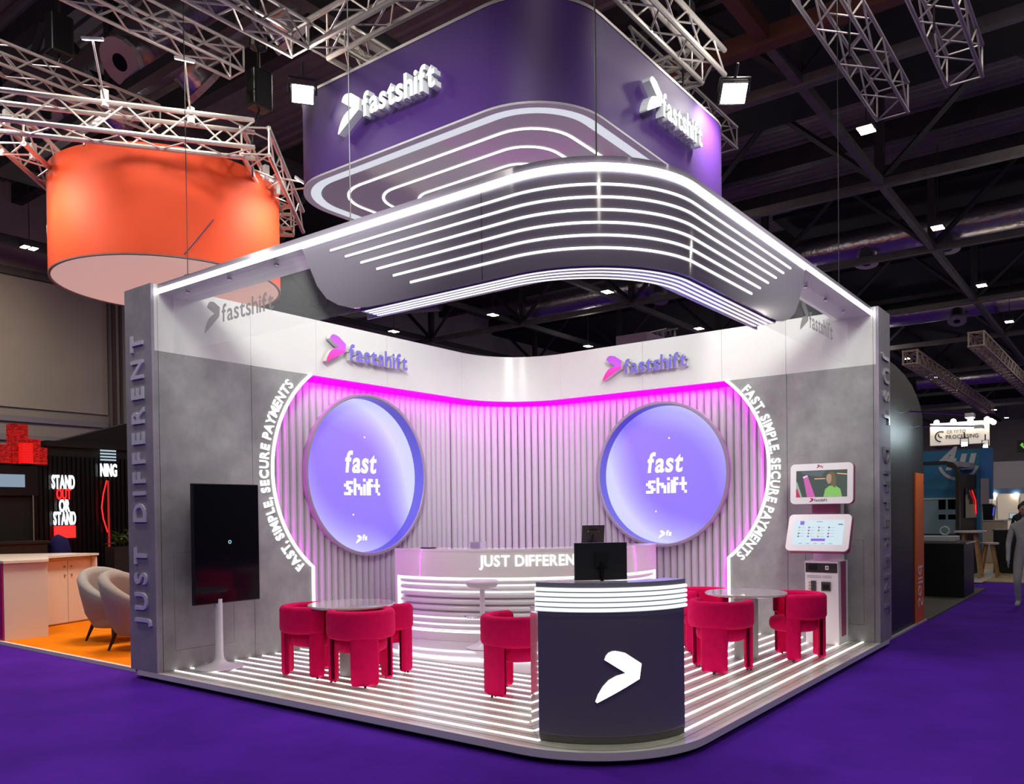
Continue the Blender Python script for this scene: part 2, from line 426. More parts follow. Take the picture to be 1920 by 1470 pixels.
# glossy white podium of the back bar
pod = thing('bar_podium', 'round glossy white podium floor under the back bar', 'podium', (1.66, 1.66, P))
bm = B(); sweepv = [(p[0], p[1]) for p in arc_pts(1.66, 1.66, 2.12, -62, 152, 60)]
prism(bm, sweepv + [(-.1, -.1)], lambda a, b, d: (a, b, d), P, P + .022); obj('podium_floor', bm, mat('podium_gloss', (.62, .61, .62), .08, coat=.5), pod)
bm = B(); sweep(bm, arc_pts(1.66, 1.66, 2.12, -62, 152, 60), rect_prof(.001, .014, P + .003, P + .02)); obj('edge_light', bm, glow('led_edge', (1, 1, 1), 2.5), pod)

# ================================================================ stand walls
RC = 1.1
def wall(name, left):
    fn = WL if left else WR
    L = U if left else V
    root = struct(name)
    def bx(nm, a0, a1, d0, d1, z0, z1, mt, par=None, bev=0):
        bm = B(); p, q = fn(a0, z0, d0), fn(a1, z1, d1)
        box(bm, min(p[0], q[0]), max(p[0], q[0]), min(p[1], q[1]), max(p[1], q[1]), z0, z1, 0, bev)
        return obj(nm, bm, mt, par or root)
    T = -.542 if left else -.575
    bx('wall_core', -.2, L - .03, T, -.39, P, H, DARK)
    bx('end_panel', L - .03, L, T, 0, P, H, CONCV)
    bx('back_panel', .3, L - .05, -.385, -.365, P, HF + .2, mat('flute_back', (.30, .27, .30), .6))
    bx('top_board', RC, L - .035, -.385, -.033, H - .03, H, FASCIA)
    # concrete print panels beside the portal
    seams = (6.087, 4.925, 5.15) if left else (5.743, 4.668, 4.95)
    g = .003
    bx('concrete_panel', seams[0] + g, L - .03, -.03, 0, P, HF, CONC)
    c, R, vx = PORT[left]
    hx0, hx1 = (5.21, 5.945) if left else (4.9, 5.615)
    # panel with a flush service hatch
    bm = B(); a0, a1, z0, z1 = seams[1] + g, seams[0] - g, P, HF; hz0, hz1 = .318, 1.378
    for (b0, b1, c0, c1) in ((a0, a1, hz1 + g, z1), (a0, a1, z0, hz0 - g), (a0, hx0 - g, hz0 - g, hz1 + g), (hx1 + g, a1, hz0 - g, hz1 + g)):
        p, q = fn(b0, c0, -.03), fn(b1, c1, 0)
        box(bm, min(p[0], q[0]), max(p[0], q[0]), min(p[1], q[1]), max(p[1], q[1]), c0, c1)
    obj('concrete_panel', bm, CONC, root)
    bx('hatch_panel', hx0, hx1, -.03, -.001, hz0, hz1, CONC)
    bx('joint_backing', vx + .75, L - .03, -.06, -.031, P, HF, DARK)
    # portal panel cut by the big arc
    za = math.degrees(math.asin((2.33 - 1.12) / R)); zb = math.degrees(math.asin((HF - 2.33) / R))
    arcp = [(c + R * math.cos(math.radians(t)), 2.33 + R * math.sin(math.radians(t))) for t in [-za + (za + zb) * i / 48 for i in range(49)]]
    pts = [(seams[1] - g, P), (seams[1] - g, HF)] + arcp[::-1] + [(arcp[0][0], P)]
    bm = B(); prism(bm, pts, fn, -.03, 0); obj('concrete_panel', bm, CONC, root)
    # white light line along the edge of the cut
    line = [(arcp[0][0], P + .01)] + arcp
    def offs(pl, o):
        out = []
        for i, p in enumerate(pl):
            q0, q1 = pl[max(i - 1, 0)], pl[min(i + 1, len(pl) - 1)]
            dx, dz = q1[0] - q0[0], q1[1] - q0[1]; l = math.hypot(dx, dz)
            out.append((p[0] + dz / l * o, p[1] - dx / l * o))
        return out
    A, C = offs(line, -.012), offs(line, .026)
    bm = B()
    for i in range(len(line) - 1):
        prism(bm, [A[i], A[i + 1], C[i + 1], C[i]], fn, .002, .016)
    bmesh.ops.remove_doubles(bm, verts=bm.verts[:], dist=1e-4)
    obj('portal_light', bm, LED, root)
    # hidden magenta strip behind the cut edge
    bm = B(); tube(bm, [fn(p[0], p[1], -.16) for p in offs(line, .035)], .011, 6); obj('magenta_strip', bm, LEDM, root)
    bx('magenta_strip', RC, c + 1.25, -.30, -.285, HF - .052, HF + .06, LEDT)
    bm = B(); tube(bm, [fn(s, HF + .02, -.13) for s in (RC, c + .95)], .011, 6); obj('magenta_strip', bm, LEDN, root)
    # fascia boards
    fs = [RC, 2.55, 3.772, 4.66, seams[0], L - .03] if not left else [RC, 2.7, 3.95, 4.925, seams[0], L - .03]
    for s0, s1 in zip(fs, fs[1:]):
        bx('fascia_panel', s0 + .002, s1 - .002, -.03, 0, HF, H, FASCIA)
    return root
PORT = {True: (3.11, 1.53, 4.05), False: (2.86, 1.56, 3.83)}
wall_l = wall('wall_left', True)
wall_r = wall('wall_side', False)
trim = struct('trim_1')
bm = B(); sweep(bm, arc_pts(RC, RC, RC, 180, 270, 24), rect_prof(0, .03, HF, H)); obj('corner_fascia', bm, FASCIA, trim, True, 40)
bm = B(); sweep(bm, arc_pts(RC, RC, RC + .285, 180, 270, 24), rect_prof(0, .015, HF - .052, HF + .06)); obj('magenta_strip', bm, LEDT, trim)
bm = B(); sweep(bm, arc_pts(RC, RC, RC + .13, 180, 270, 24), rect_prof(-.011, .011, HF + .009, HF + .031)); obj('magenta_strip', bm, LEDN, trim)
bm = B(); sweep(bm, arc_pts(RC, RC, RC + .365, 180, 270, 24), rect_prof(0, .02, P, HF + .2)); obj('back_panel', bm, mat('flute_back', (.30, .27, .30), .6), trim)
bm = B(); sweep(bm, arc_pts(RC, RC, RC + .03, 180, 270, 24), rect_prof(.003, .33, H - .03, H)); obj('top_board', bm, FASCIA, trim)

# fluted wall of half-round battens, each one its own piece
flu = thing('fluted_wall', 'curved back wall of upright pale half-round battens washed in magenta light', 'wall panelling', (.6, .6, P))
bm = B(); prism(bm, [(.052 * math.cos(PI * i / 10), .052 * math.sin(PI * i / 10)) for i in range(11)], lambda a, b, d: (a, b, d), 0, 1)
bme = mesh_from(bm, 'batten', BATT, True, 50)
DC_ = {True: (2.915, 2.318, 1.12), False: (2.742, 2.311, 1.07)}
pos = []; ZB, ZTB = P, HF - .055
NB = 10; BX = [(.052 * math.cos(PI * i / NB), .052 * math.sin(PI * i / NB)) for i in range(NB + 1)]
def cut_batten(s, left, upper):
    # a batten whose end follows the round light box
    c, z, r = DC_[left]; r -= .006; sg = 1 if left else -1
    bm = B(); lo, hi = [], []
    for x, y in BX:
        ds = abs(s + sg * x - c); h = math.sqrt(r * r - ds * ds) if ds < r else 0
        a_, b_ = (z + h, ZTB) if upper else (ZB, z - h)
        lo.append(bm.verts.new((x, y, a_))); hi.append(bm.verts.new((x, y, b_)))
    for k in range(NB): bm.faces.new((lo[k], lo[k + 1], hi[k + 1], hi[k]))
    bm.faces.new(lo); bm.faces.new(hi); bm.faces.new((lo[0], lo[-1], hi[-1], hi[0]))
    p = Vector((s, -.25, 0)) if left else Vector((-.25, s, 0))
    link('batten', mesh_from(bm, 'batten', BATT, True, 50), flu, p - flu.location, (0, 0, 0 if left else -PI / 2))
def straight(s, left):
    c, z, r = DC_[left]
    if abs(s - c) < r + .05: cut_batten(s, left, True); cut_batten(s, left, False)
    else: pos.append((s, -.25, 0) if left else (-.25, s, -PI / 2))
s = 4.60
while s > RC: straight(s, True); s -= .11
n = 19
for i in range(n):
    t = math.radians(270 - 90 * (i + .5) / n); pos.append((RC + (RC + .25) * math.cos(t), RC + (RC + .25) * math.sin(t), t + PI / 2))
s = RC + .05
while s < 4.40: straight(s, False); s += .11
for x, y, r in pos:
    o = link('batten', bme, flu, Vector((x, y, ZB)) - flu.location, (0, 0, r)); o.scale = (1, 1, ZTB - ZB)

# round light boxes
def disc(left, c, label):
    fn = WL if left else WR; sg = -1 if left else 1
    t = thing('light_disc', label, 'light box', fn(c, 1.25, 0))
    zc, RD = DC_[left][1:]; c = DC_[left][0]
    def rings(prof, nm, mt, n=72):
        bm = B(); rr = []
        for r, d in prof: rr.append([bm.verts.new(fn(c + r * math.cos(2 * PI * k / n), zc + r * math.sin(2 * PI * k / n), d)) for k in range(n)])
        for A, C in zip(rr, rr[1:]):
            for k in range(n): bm.faces.new((A[k], A[(k + 1) % n], C[(k + 1) % n], C[k]))
        return obj(nm, bm, mt, t, True, 40)
    rings([(RD - .05, -.34), (RD, -.34), (RD, -.13), (RD - .036, -.13), (RD - .046, -.14)], 'rim', mat('disc_rim', (.30, .28, .31), .35))
    rings([(RD - .046, -.14), (RD - .0475, -.335)], 'inner_wall', mat('disc_glow_tint', (.16, .14, .62), .4))  # violet base colour stands in for the lit face's glow on this wall
    n = 72; bm = B(); cv = bm.verts.new(fn(c, zc, -.32)); rv = [bm.verts.new(fn(c + (RD - .047) * math.cos(2 * PI * k / n), zc + (RD - .047) * math.sin(2 * PI * k / n), -.32)) for k in range(n)]
    for k in range(n): bm.faces.new((cv, rv[k], rv[(k + 1) % n]))
    face = obj('lit_face', bm, DISCM[left], t)
    yy = Vector(fn(0, 0, 1))
    f = lambda a, b, d: fn(c + sg * a, zc + b, -.32 + d)
    lettering('fast', lambda x, y, d: f(x - .31, y + .045, d), .58, t, LETW, depth=.008, bold=.022, gap=.06, shear=.16, height=.285, name='letter')
    # 'shift' in pixel letters
    PX = {'s': ['0111', '1100', '0110', '0011', '1110'], 'h': ['1000', '1000', '1110', '1011', '1001', '1001'], 'i': ['1', '0', '1', '1', '1', '1'], 'f': ['011', '110', '111', '110', '110', '110'], 't': ['010', '010', '111', '010', '010', '001']}
    xx = -.32; u_ = .0385
    for ch in 'shift':
        rows = PX[ch]; bm = B()
        for ri, row in enumerate(rows[::-1]):
            for ci, q in enumerate(row):
                if q == '1': prism(bm, [(xx + ci * u_, ri * u_ - .275), (xx + (ci + 1.06) * u_, ri * u_ - .275), (xx + (ci + 1.06) * u_, (ri + 1.06) * u_ - .2755), (xx + ci * u_, (ri + 1.06) * u_ - .2755)], f, .002, .008)
        obj('letter', bm, LETW, t); xx += (len(rows[0]) + .55) * u_
    arrow(lambda x, y, d: f(x - .115, y - .945, d), .10, .115, t, LETW, LETW, .006, d0=.002)
    lettering('fs', lambda x, y, d: f(x - .0, y - .905, d), .085, t, LETW, depth=.006, bold=.03, gap=.04, shear=.1, height=.075)
    for sx, sy in ((.066, .54), (-.16, -.545)):
        bm = B(); prism(bm, [(sx + .014 * math.cos(k * PI / 4), sy + .014 * math.sin(k * PI / 4)) for k in range(8)], f, .002, .005); obj('star', bm, glow('star_pink', (1, .8, 1), 1.2), t)
    return t
def disc_mat(name, dx, dy):
    mt = mat(name, (.1, .1, .3), .35); nt = mt.node_tree; b = nt.nodes['Principled BSDF']
    tc = nt.nodes.new('ShaderNodeTexCoord'); L = nt.links
    ln = nt.nodes.new('ShaderNodeVectorMath'); ln.operation = 'LENGTH'
    dt = nt.nodes.new('ShaderNodeVectorMath'); dt.operation = 'DOT_PRODUCT'; dt.inputs[1].default_value = (dx, dy, .72)
    mp = nt.nodes.new('ShaderNodeVectorMath'); mp.operation = 'SUBTRACT'; mp.inputs[1].default_value = (0, 0, 2.315 - 1.25)
    L.new(tc.outputs['Object'], mp.inputs[0]); L.new(mp.outputs[0], ln.inputs[0]); L.new(mp.outputs[0], dt.inputs[0])
    ab = nt.nodes.new('ShaderNodeMath'); ab.operation = 'ABSOLUTE'; L.new(dt.outputs['Value'], ab.inputs[0])
    l2 = nt.nodes.new('ShaderNodeMath'); l2.operation = 'POWER'; l2.inputs[1].default_value = 2.6; L.new(ln.outputs['Value'], l2.inputs[0])
    mu = nt.nodes.new('ShaderNodeMath'); mu.operation = 'MULTIPLY'; L.new(ab.outputs[0], mu.inputs[0]); L.new(l2.outputs[0], mu.inputs[1])
    rp = nt.nodes.new('ShaderNodeValToRGB'); e = rp.color_ramp.elements
    e[0].position = .12; e[0].color = (.24, .155, 1, 1); e[1].position = 1.0; e[1].color = (.64, .66, 1, 1)
    L.new(mu.outputs[0], rp.inputs[0]); L.new(rp.outputs[0], b.inputs['Emission Color']); b.inputs['Emission Strength'].default_value = .95
    return mt
DISCM = {True: disc_mat('disc_screen_a', -.72, 0), False: disc_mat('disc_screen_b', 0, .72)}
disc(True, 3.12, 'round violet light box reading fast shift on the left fluted wall')
disc(False, 2.90, 'round violet light box reading fast shift on the right fluted wall')

# arc lettering beside the portals
def arc_text(left, label):
    fn = WL if left else WR; c = PORT[left][0]
    t = thing('arc_lettering', label, 'sign', fn(c + 1.7, 2.33, 0))
    text = 'FAST, SIMPLE, SECURE PAYMENTS'; lay, W = layout(text, .024, .115, .30)
    R0 = 1.605; hgt = .115; a0, a1 = (-47, 41) if left else (41.5, -46.5)
    sc_ = math.radians(abs(a1 - a0)) * 1.66 / W
    for ch, xo, l, r in lay:
        vs, fs, _, _ = glyph(ch, .024); mid = (l + r) / 2
        ang = math.radians(a0 + (a1 - a0) * mid / W)
        er = Vector((math.cos(ang), math.sin(ang))); et = Vector((-er.y, er.x)) * (1 if left else -1)
        bm = B(); vv = []
        for v in vs:
            p = er * (R0 + v.y * hgt / CAPH) + et * ((xo + v.x - mid) * sc_)
            vv.append(bm.verts.new(fn(c + p.x, 2.33 + p.y, .002 + (v.z + .5) * .02)))
        for f, k in fs:
            try: bm.faces.new([vv[i] for i in f])
            except ValueError: pass
        obj('letter', bm, LETW, t)
arc_text(True, 'white curved lettering FAST, SIMPLE, SECURE PAYMENTS along the left portal')
arc_text(False, 'white curved lettering FAST, SIMPLE, SECURE PAYMENTS along the right portal')

# fascia logos
ARM = gradient('logo_arrow', [(0, (1, .04, .30)), (.5, (.85, .07, .62)), (.55, (.62, .12, .80)), (1, (.50, .10, .78))], 'Z', 0, .36)
def fascia_logo(left, label):
    fn = WL if left else WR; sg = -1 if left else 1; a0 = 3.868 if left else 1.927
    t = thing('wall_logo', label, 'sign', fn(a0, 3.735, 0))
    arrow(lambda x, y, d: fn(a0 + sg * x, 3.735 + y, .03 + d), .335, .365, t, ARM, mat('logo_side', (.62, .64, .58), .4), .07)
    lx = 3.485 if left else 2.295
    lettering('fastshift', lambda x, y, d: fn(lx + sg * x, 3.812 + y, .03 + d), 1.09 if left else 1.0, t, mat('logo_violet', (.20, .15, .62), .35), mat('logo_side', (.62, .64, .58), .4), .07, bold=.020, gap=.055, height=.20)
fascia_logo(True, 'fastshift logo with magenta arrow on the left white fascia')
fascia_logo(False, 'fastshift logo with magenta arrow on the right white fascia')

# JUST DIFFERENT on the wall ends
PILL = gradient('letter_grey_violet', [(0, (.24, .2, .75)), (1, (.55, .56, .6))], 'Z', .2, 2.6)
t = thing('pillar_lettering', 'raised upright lettering JUST DIFFERENT on the left wall end', 'sign', (U, -.28, .593))
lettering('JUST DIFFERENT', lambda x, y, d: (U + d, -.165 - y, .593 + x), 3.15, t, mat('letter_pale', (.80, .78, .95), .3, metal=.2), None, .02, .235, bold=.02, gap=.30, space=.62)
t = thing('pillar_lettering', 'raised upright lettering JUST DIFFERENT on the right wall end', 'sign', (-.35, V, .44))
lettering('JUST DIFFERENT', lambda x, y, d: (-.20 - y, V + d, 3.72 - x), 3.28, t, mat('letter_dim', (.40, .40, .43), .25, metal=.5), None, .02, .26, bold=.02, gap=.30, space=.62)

# ================================================================ canopy
UB, VB, RB = U - .08, V - .085, .98
ZS0, ZS1 = 4.157, 4.205
cp = thing('canopy', 'curved lilac grey canopy beam with a broad white light line over the open stand corner', 'canopy', (UB, VB, 3.5))
def C_path(ins, r, v0, u0, n=24):
    """plan line along the canopy front: from the left end (y=v0) round the corner to the right end (x=u0)"""
    xu, yv = UB - ins, VB - ins
    return [(xu, v0, 1, 0), (xu, yv - r, 1, 0)] + arc_pts(xu - r, yv - r, r, 0, 90, n)[1:-1] + [(xu - r, yv, 0, 1), (u0, yv, 0, 1)]
bm = B(); sweep(bm, C_path(0, RB, 0, 0), [(-.44, ZS0 + .003), (0, ZS0 + .003), (0, H), (-.44, H)], mi=[1, 0, 0, 0]); obj('beam', bm, [PLUM, mat('beam_soffit', (.52, .51, .53), .15)], cp, True, 40)
bm = B(); sweep(bm, C_path(0, RB, 0, 0), rect_prof(.001, .018, ZS0, ZS1)); obj('light_line', bm, LEDB, cp, True, 40)
bm = B()
for i in range(26): pass
# hanging front panel with slanted, rounded ends
VL, UR = 2.40, 2.53     # ends of the panel at its top
def drop(s):            # lower edge height at distance s from the panel end
    pts = [(0, 4.157), (.07, 4.03), (.20, 3.79), (.32, 3.66), (.47, 3.58), (.65, 3.525), (.85, 3.503), (1.0, 3.5)]
    for (s0, z0), (s1, z1) in zip(pts, pts[1:]):
        if s <= s1: return z0 + (z1 - z0) * (s - s0) / (s1 - s0)
    return 3.5
path = C_path(0, RB, VL, UR, 28)
fine = []
ss = [0, .03, .07, .11, .16, .20, .26, .32, .39, .47, .56, .65, .75, .85, 1.0]
xu, yv = UB, VB
fine += [(xu, VL + s, 1, 0, s) for s in ss] + [(xu, VB - RB, 1, 0, 9)]
fine += [(p[0], p[1], p[2], p[3], 9) for p in arc_pts(xu - RB, yv - RB, RB, 0, 90, 28)[1:-1]]
fine += [(xu - RB, yv, 0, 1, 9)] + [(UR + s, yv, 0, 1, s) for s in ss[::-1]]
bm = B(); rows = []
for x, y, nx, ny, s in fine:
    zb = min(drop(s), ZS0 - .002)
    rows.append([bm.verts.new((x + nx * o, y + ny * o, z)) for o, z in ((0, ZS0), (0, zb), (-.03, zb), (-.03, ZS0))])
for A, C in zip(rows, rows[1:]):
    for k in range(4): bm.faces.new((A[k], A[(k + 1) % 4], C[(k + 1) % 4], C[k]))
bm.faces.new(rows[0]); bm.faces.new(rows[-1])
obj('front_panel', bm, PLUM, cp, True, 40)
# panel joint
bm = B(); box(bm, UB, UB + .0015, 4.47, 4.474, 3.5, ZS0); obj('panel_joint', bm, BLACK, cp)
for k in range(6):
    z = 4.062 - .0885 * k
    pa = C_path(0, RB, 2.786 + .19 * k, 2.97 + .2 * k, 28)
    bm = B(); sweep(bm, pa, rect_prof(.0005, .008, z - .0078, z + .0078)); obj('light_strip', bm, LED, cp, True, 40)
# soffit under the panel, with four lines of light
SD = .26
bm = B(); sweep(bm, C_path(.0, RB, 3.12, 3.30, 28), rect_prof(-SD, -.031, 3.49, 3.52)); obj('soffit', bm, mat('soffit_grey', (.42, .41, .50), .15), cp, True, 40)
bm = B(); sweep(bm, C_path(.0, RB, 2.95, 3.15, 28), rect_prof(-SD - .015, -SD, 3.49, 4.16)); obj('rear_panel', bm, mat('canopy_rear', (.5, .5, .52), .3), cp, True, 40)
for k in range(4):
    bm = B(); sweep(bm, C_path(.05 + .055 * k, RB - .05, 3.16 - .01 * k, 3.34 - .01 * k, 28), rect_prof(-.009, .009, 3.4865, 3.4895)); obj('soffit_strip', bm, glow('led_soffit', (1, 1, 1), 1.7), cp, True, 40)

# glass sheets hung under the beam, with a frosted logo
GLASS = mat('clear_glass', (.93, .95, .95), .02, alpha=.09, spec=.5)
FROST = mat('frosted_grey', (.36, .34, .35), .6, alpha=.6)
def glass(left, label):
    t = thing('glass_panel', label, 'glass panel', (5.95, .1, 3.53) if left else (.35, 5.45, 3.53))
    D = 5.955 if left else 5.52
    fn = (lambda a, b, d: (D + d, a, b)) if left else (lambda a, b, d: (a, D + d, b))
    a0, a1 = (.10, 3.6) if left else (.32, 3.9)
    bm = B(); prism(bm, [(a0, 3.53), (a1, 3.53), (a1, ZS0), (a0, ZS0)], fn, -.006, .006); obj('pane', bm, GLASS, t)
    sg = 1 if left else -1
    st = .68 if left else 2.10
    arrow(lambda x, y, d: fn(st + sg * x, 3.66 + y, .008 + d), .28, .31, t, FROST, FROST, .002)
    lettering('fastshift', lambda x, y, d: fn(st + sg * (.31 + x), 3.735 + y, .008 + d), .84, t, FROST, depth=.002, bold=.012, gap=.055, height=.17)
    for s in ((.40, 1.15, 1.9) if left else (.55, 1.25, 1.95)):
        p = fn(s, ZS0 - .02, .02)
        bm = B(); tube(bm, [fn(s, ZS0 - .02, .006), fn(s, ZS0 - .02, .04)], .016, 10); obj('spigot', bm, CHROME, t)
glass(True, 'clear glass sheet with grey fastshift logo under the left canopy beam')
glass(False, 'clear glass sheet with grey fastshift logo under the right canopy beam')

# ================================================================ hanging banner above
A1, B1, A0, B0, Z0, Z1 = 4.915, 4.36, .72, .50, 5.45, 6.42
def R_path(ins, r, n=14):
    x0, x1, y0, y1 = A0 + ins, A1 - ins, B0 + ins, B1 - ins
    return (arc_pts(x1 - r, y1 - r, r, 0, 90, n) + arc_pts(x0 + r, y1 - r, r, 90, 180, n) + arc_pts(x0 + r, y0 + r, r, 180, 270, n) + arc_pts(x1 - r, y0 + r, r, 270, 360, n))
area('banner_underside_light', ((A0 + A1) / 2, (B0 + B1) / 2, Z0 - .01), (2.8, 2.4, 0), 95, 3.4, 3.1)
bn = thing('hanging_banner', 'big purple rounded square hanging banner with a lit white underside', 'banner', ((A0 + A1) / 2, (B0 + B1) / 2, Z0))
bm = B(); sweep(bm, R_path(0, .78), rect_prof(-.03, 0, Z0 + .015, Z1), closed=True); obj('fabric_side', bm, PURPLE, bn, True, 40)
bm = B(); sweep(bm, R_path(0, .78), rect_prof(-.04, .006, Z1 - .02, Z1 + .01), closed=True); obj('top_rail', bm, ALUD, bn, True, 40)
bm = B(); sweep(bm, R_path(0, .78), rect_prof(-.075, .006, Z0, Z0 + .02), closed=True); obj('rim', bm, mat('rim_grey', (.42, .40, .42), .4), bn, True, 40)
bm = B(); sweep(bm, R_path(.075, .71), rect_prof(-.115, 0, Z0 + .004, Z0 + .012), closed=True); obj('light_band', bm, SOFT, bn, True, 40)
bm = B(); pts = [(p[0], p[1]) for p in R_path(.19, .60)]; prism(bm, pts, lambda a, b, d: (a, b, d), Z0 + .01, Z0 + .03); obj('stretch_ceiling', bm, mat('stretch_gloss', (.36, .345, .34), .09, spec=.7), bn)
for k, (i, r) in enumerate([(.42, .52), (.73, .42), (1.05, .32)]):
    bm = B(); sweep(bm, R_path(i, r, 10), rect_prof(-.028, 0, Z0 + .001, Z0 + .009), closed=True); obj('light_strip', bm, LED, bn, True, 40)
bm = B(); prism(bm, [(p[0], p[1]) for p in R_path(.03, .75)], lambda a, b, d: (a, b, d), Z1 - .04, Z1 - .03); obj('top_cloth', bm, DARK, bn)
def banner_logo(left, label):
    t = thing('banner_logo', label, 'sign', (A1, 1.76, 5.79) if left else (3.4, B1, 5.79))
    if left: fn = lambda x, y, d: (A1 + d, 1.70 + x, 5.74 + y)
    else: fn = lambda x, y, d: (3.44 - x, B1 + d, 5.76 + y)
    side = mat('logo_return', (.62, .64, .66), .35)
    LB = glow('logo_face', (1, 1, 1), 1.3)
    arrow(fn, .335, .385, t, LB, side, .09, d0=.02)
    lettering('fastshift', lambda x, y, d: fn((.37 if left else .34) + x, .085 + y, d), 1.0 if left else .97, t, LB, side, .09, bold=.03, gap=.05, height=.225, d0=.02)
banner_logo(True, 'glowing white fastshift logo on the left face of the purple banner')
banner_logo(False, 'glowing white fastshift logo on the right face of the purple banner')

# ================================================================ trusses
def truss(label, p0, p1, size=.29, rc=.031, rb=.012, bay=None, mt=ALU, split=True, name='lighting_truss', group=None):
    p0, p1 = Vector(p0), Vector(p1); d = p1 - p0; Ln = d.length; d.normalize()
    s = d.cross(Vector((0, 0, 1))).normalized(); u = s.cross(d)
    t = thing(name, label, 'truss', p0, group)
    h = size / 2
    for i in (-1, 1):
        for j in (-1, 1):
            o = s * h * i + u * h * j
            bm = B(); tube(bm, [p0 + o, p1 + o], rc, 8); obj('chord', bm, mt, t, True, 40)
    nb = max(1, round(Ln / (bay or size * 1.15))); b = Ln / nb
    if split:
        bmd = B(); dl = math.hypot(b, size); tube(bmd, [(0, 0, 0), (0, 0, dl)], rb, 6); dm = mesh_from(bmd, 'brace', mt, True, 40)
        bmd = B(); tube(bmd, [(0, 0, 0), (0, 0, size)], rb, 6); rm = mesh_from(bmd, 'rung', mt, True, 40)
        lk = lambda nm, me, q0, q1: link(nm, me, t, q0 - p0, (q1 - q0).to_track_quat('Z', 'Y').to_euler())
    else: bmx = B()
    for k in range(nb):
        q0, q1 = p0 + d * b * k, p0 + d * b * (k + 1)
        faces = [((-1, -1), (-1, 1)), ((1, 1), (1, -1)), ((-1, 1), (1, 1)), ((1, -1), (-1, -1))]
        for (a0, a1) in faces:
            o0, o1 = s * h * a0[0] + u * h * a0[1], s * h * a1[0] + u * h * a1[1]
            if k % 2: o0, o1 = o1, o0
            if split: lk('brace', dm, q0 + o0, q1 + o1)
            else: tube(bmx, [q0 + o0, q1 + o1], rb, 5)
            if k == 0 or (not split and k == nb - 1):
                if split: lk('rung', rm, q0 + o0, q0 + o1)
                else: tube(bmx, [q0 + o0, q0 + o1], rb, 5)
    if not split:
        o = obj('lacing', bmx, mt, t); tag(o, kind='stuff')
    return t
ZT = 7.16
truss('shiny truss above the left face of the purple banner', (4.65, .95, ZT), (4.65, 4.36, ZT))
truss('shiny truss above the right face of the purple banner', (4.36, 4.25, ZT), (1.30, 4.25, ZT))
truss('short truss behind the banner running inward from its left end', (4.5, 1.1, ZT), (1.3, 1.1, ZT))
truss('short truss behind the banner joining its right end', (1.44, 4.1, ZT), (1.44, 1.25, ZT))
truss('truss from the banner corner up to the top edge left of the left flood light', (4.82, .86, 7.12), (8.4, .86, 7.12), mt=ALUD, rc=.022)
truss('dull truss ending beside the black hoist at upper left', (4.55, -.72, 7.5), (8.6, -.72, 7.5), mt=ALUD, rc=.022)
truss('dull truss passing above the orange drum from the left edge', (4.3, -3.1, 7.6), (8.2, -3.1, 7.6), mt=ALUD, rc=.022)
truss('long truss end hanging left of the bright double hall light at upper right', (-2.2, 5.5, 7.7), (3.2, 5.5, 7.7), .42, mt=ALUD, rc=.026, rb=.013)
truss('truss end hanging at the upper right corner of the picture', (-1.75, 6.5, 7.7), (3.0, 6.5, 7.7), .42, mt=ALUD, rc=.026, rb=.013)
truss('truss end sticking out to the right behind the purple banner', (-2.0, 3.05, 7.75), (1.5, 3.05, 7.75), .34, mt=ALUD, rc=.026, rb=.013)
truss('square truss side in front above the orange drum', (6.9, -2.05, 6.43), (4.56, -.36, 6.43), .33, mt=ALU)
truss('square truss side falling away right above the orange drum', (4.54, -.38, 6.43), (2.46, -2.32, 6.43), .33, mt=ALU)
truss('square truss side rear left above the orange drum', (6.56, -2.39, 6.43), (4.5, -4.37, 6.43), .33, mt=ALU)
truss('square truss side rear right above the orange drum', (2.46, -2.32, 6.43), (4.5, -4.37, 6.43), .33, mt=ALU)
truss('far lattice box beam on the left above the crypto sign', (-24, 1.3, 7.6), (-46, 1.2, 7.6), .5, .045, .03, .5, mat('truss_warm', (.45, .36, .30), .5), False)
truss('far lattice box beam on the right above the crypto sign', (-24, 3.55, 8.0), (-46, 3.7, 8.0), .5, .045, .03, .5, mat('truss_warm', (.45, .36, .30), .5), False)
truss('small distant truss hanging behind the back corner of the white fascia', (-14, -8.4, 6.9), (-14, -13.5, 6.9), .4, .03, .018, None, ALUD, False)
truss('tangled distant truss below the wheel shaped rings behind the fascia', (-19, -7.2, 8.7), (-15.5, -4.6, 7.9), .4, .03, .018, None, ALUD, False)

# flood lights
def flood(label, loc, target, s=.11, es=45, col=(1, .98, .9)):
    t = thing('flood_light', label, 'spotlight', loc)
    L = Vector(loc); d = (Vector(target) - L).normalized(); q = d.to_track_quat('Z', 'Y').to_matrix()
    T = lambda a, b, c: tuple(L + q @ Vector((a, b, c)))
    bm = B(); prism(bm, [(-s, -s * .8), (s, -s * .8), (s, s * .8), (-s, s * .8)], T, -.10, 0); obj('housing', bm, BLACK, t)
    bm = B(); prism(bm, [(-s * .9, -s * .7), (s * .9, -s * .7), (s * .9, s * .7), (-s * .9, s * .7)], T, .001, .006); obj('lens', bm, glow('lamp_hot', col, es), t)
    bm = B(); tube(bm, [T(-s - .02, 0, -.05), T(-s - .02, .15, -.05), T(s + .02, .15, -.05), T(s + .02, 0, -.05)], .012, 6)
    tube(bm, [T(0, .15, -.05), T(0, .3, -.05)], .015, 6); obj('yoke', bm, BLACK, t)
    return t
flood('dazzling flood light at the left corner of the purple banner', (5.2, 1.36, 6.2), (9.0, 6.5, 2.8), .12, 60)
flood('dazzling flood light above the right end of the purple banner', (1.83, 4.72, 6.48), (2.6, 5.3, 5.5), .15, 40)
spot('flood_beam', (5.27, 1.46, 6.15), (9.0, 6.5, 1.0), 260, 80)
spot('flood_beam', (1.87, 4.76, 6.42), (1.62, 4.30, 6.05), 300, 125, 1.0)
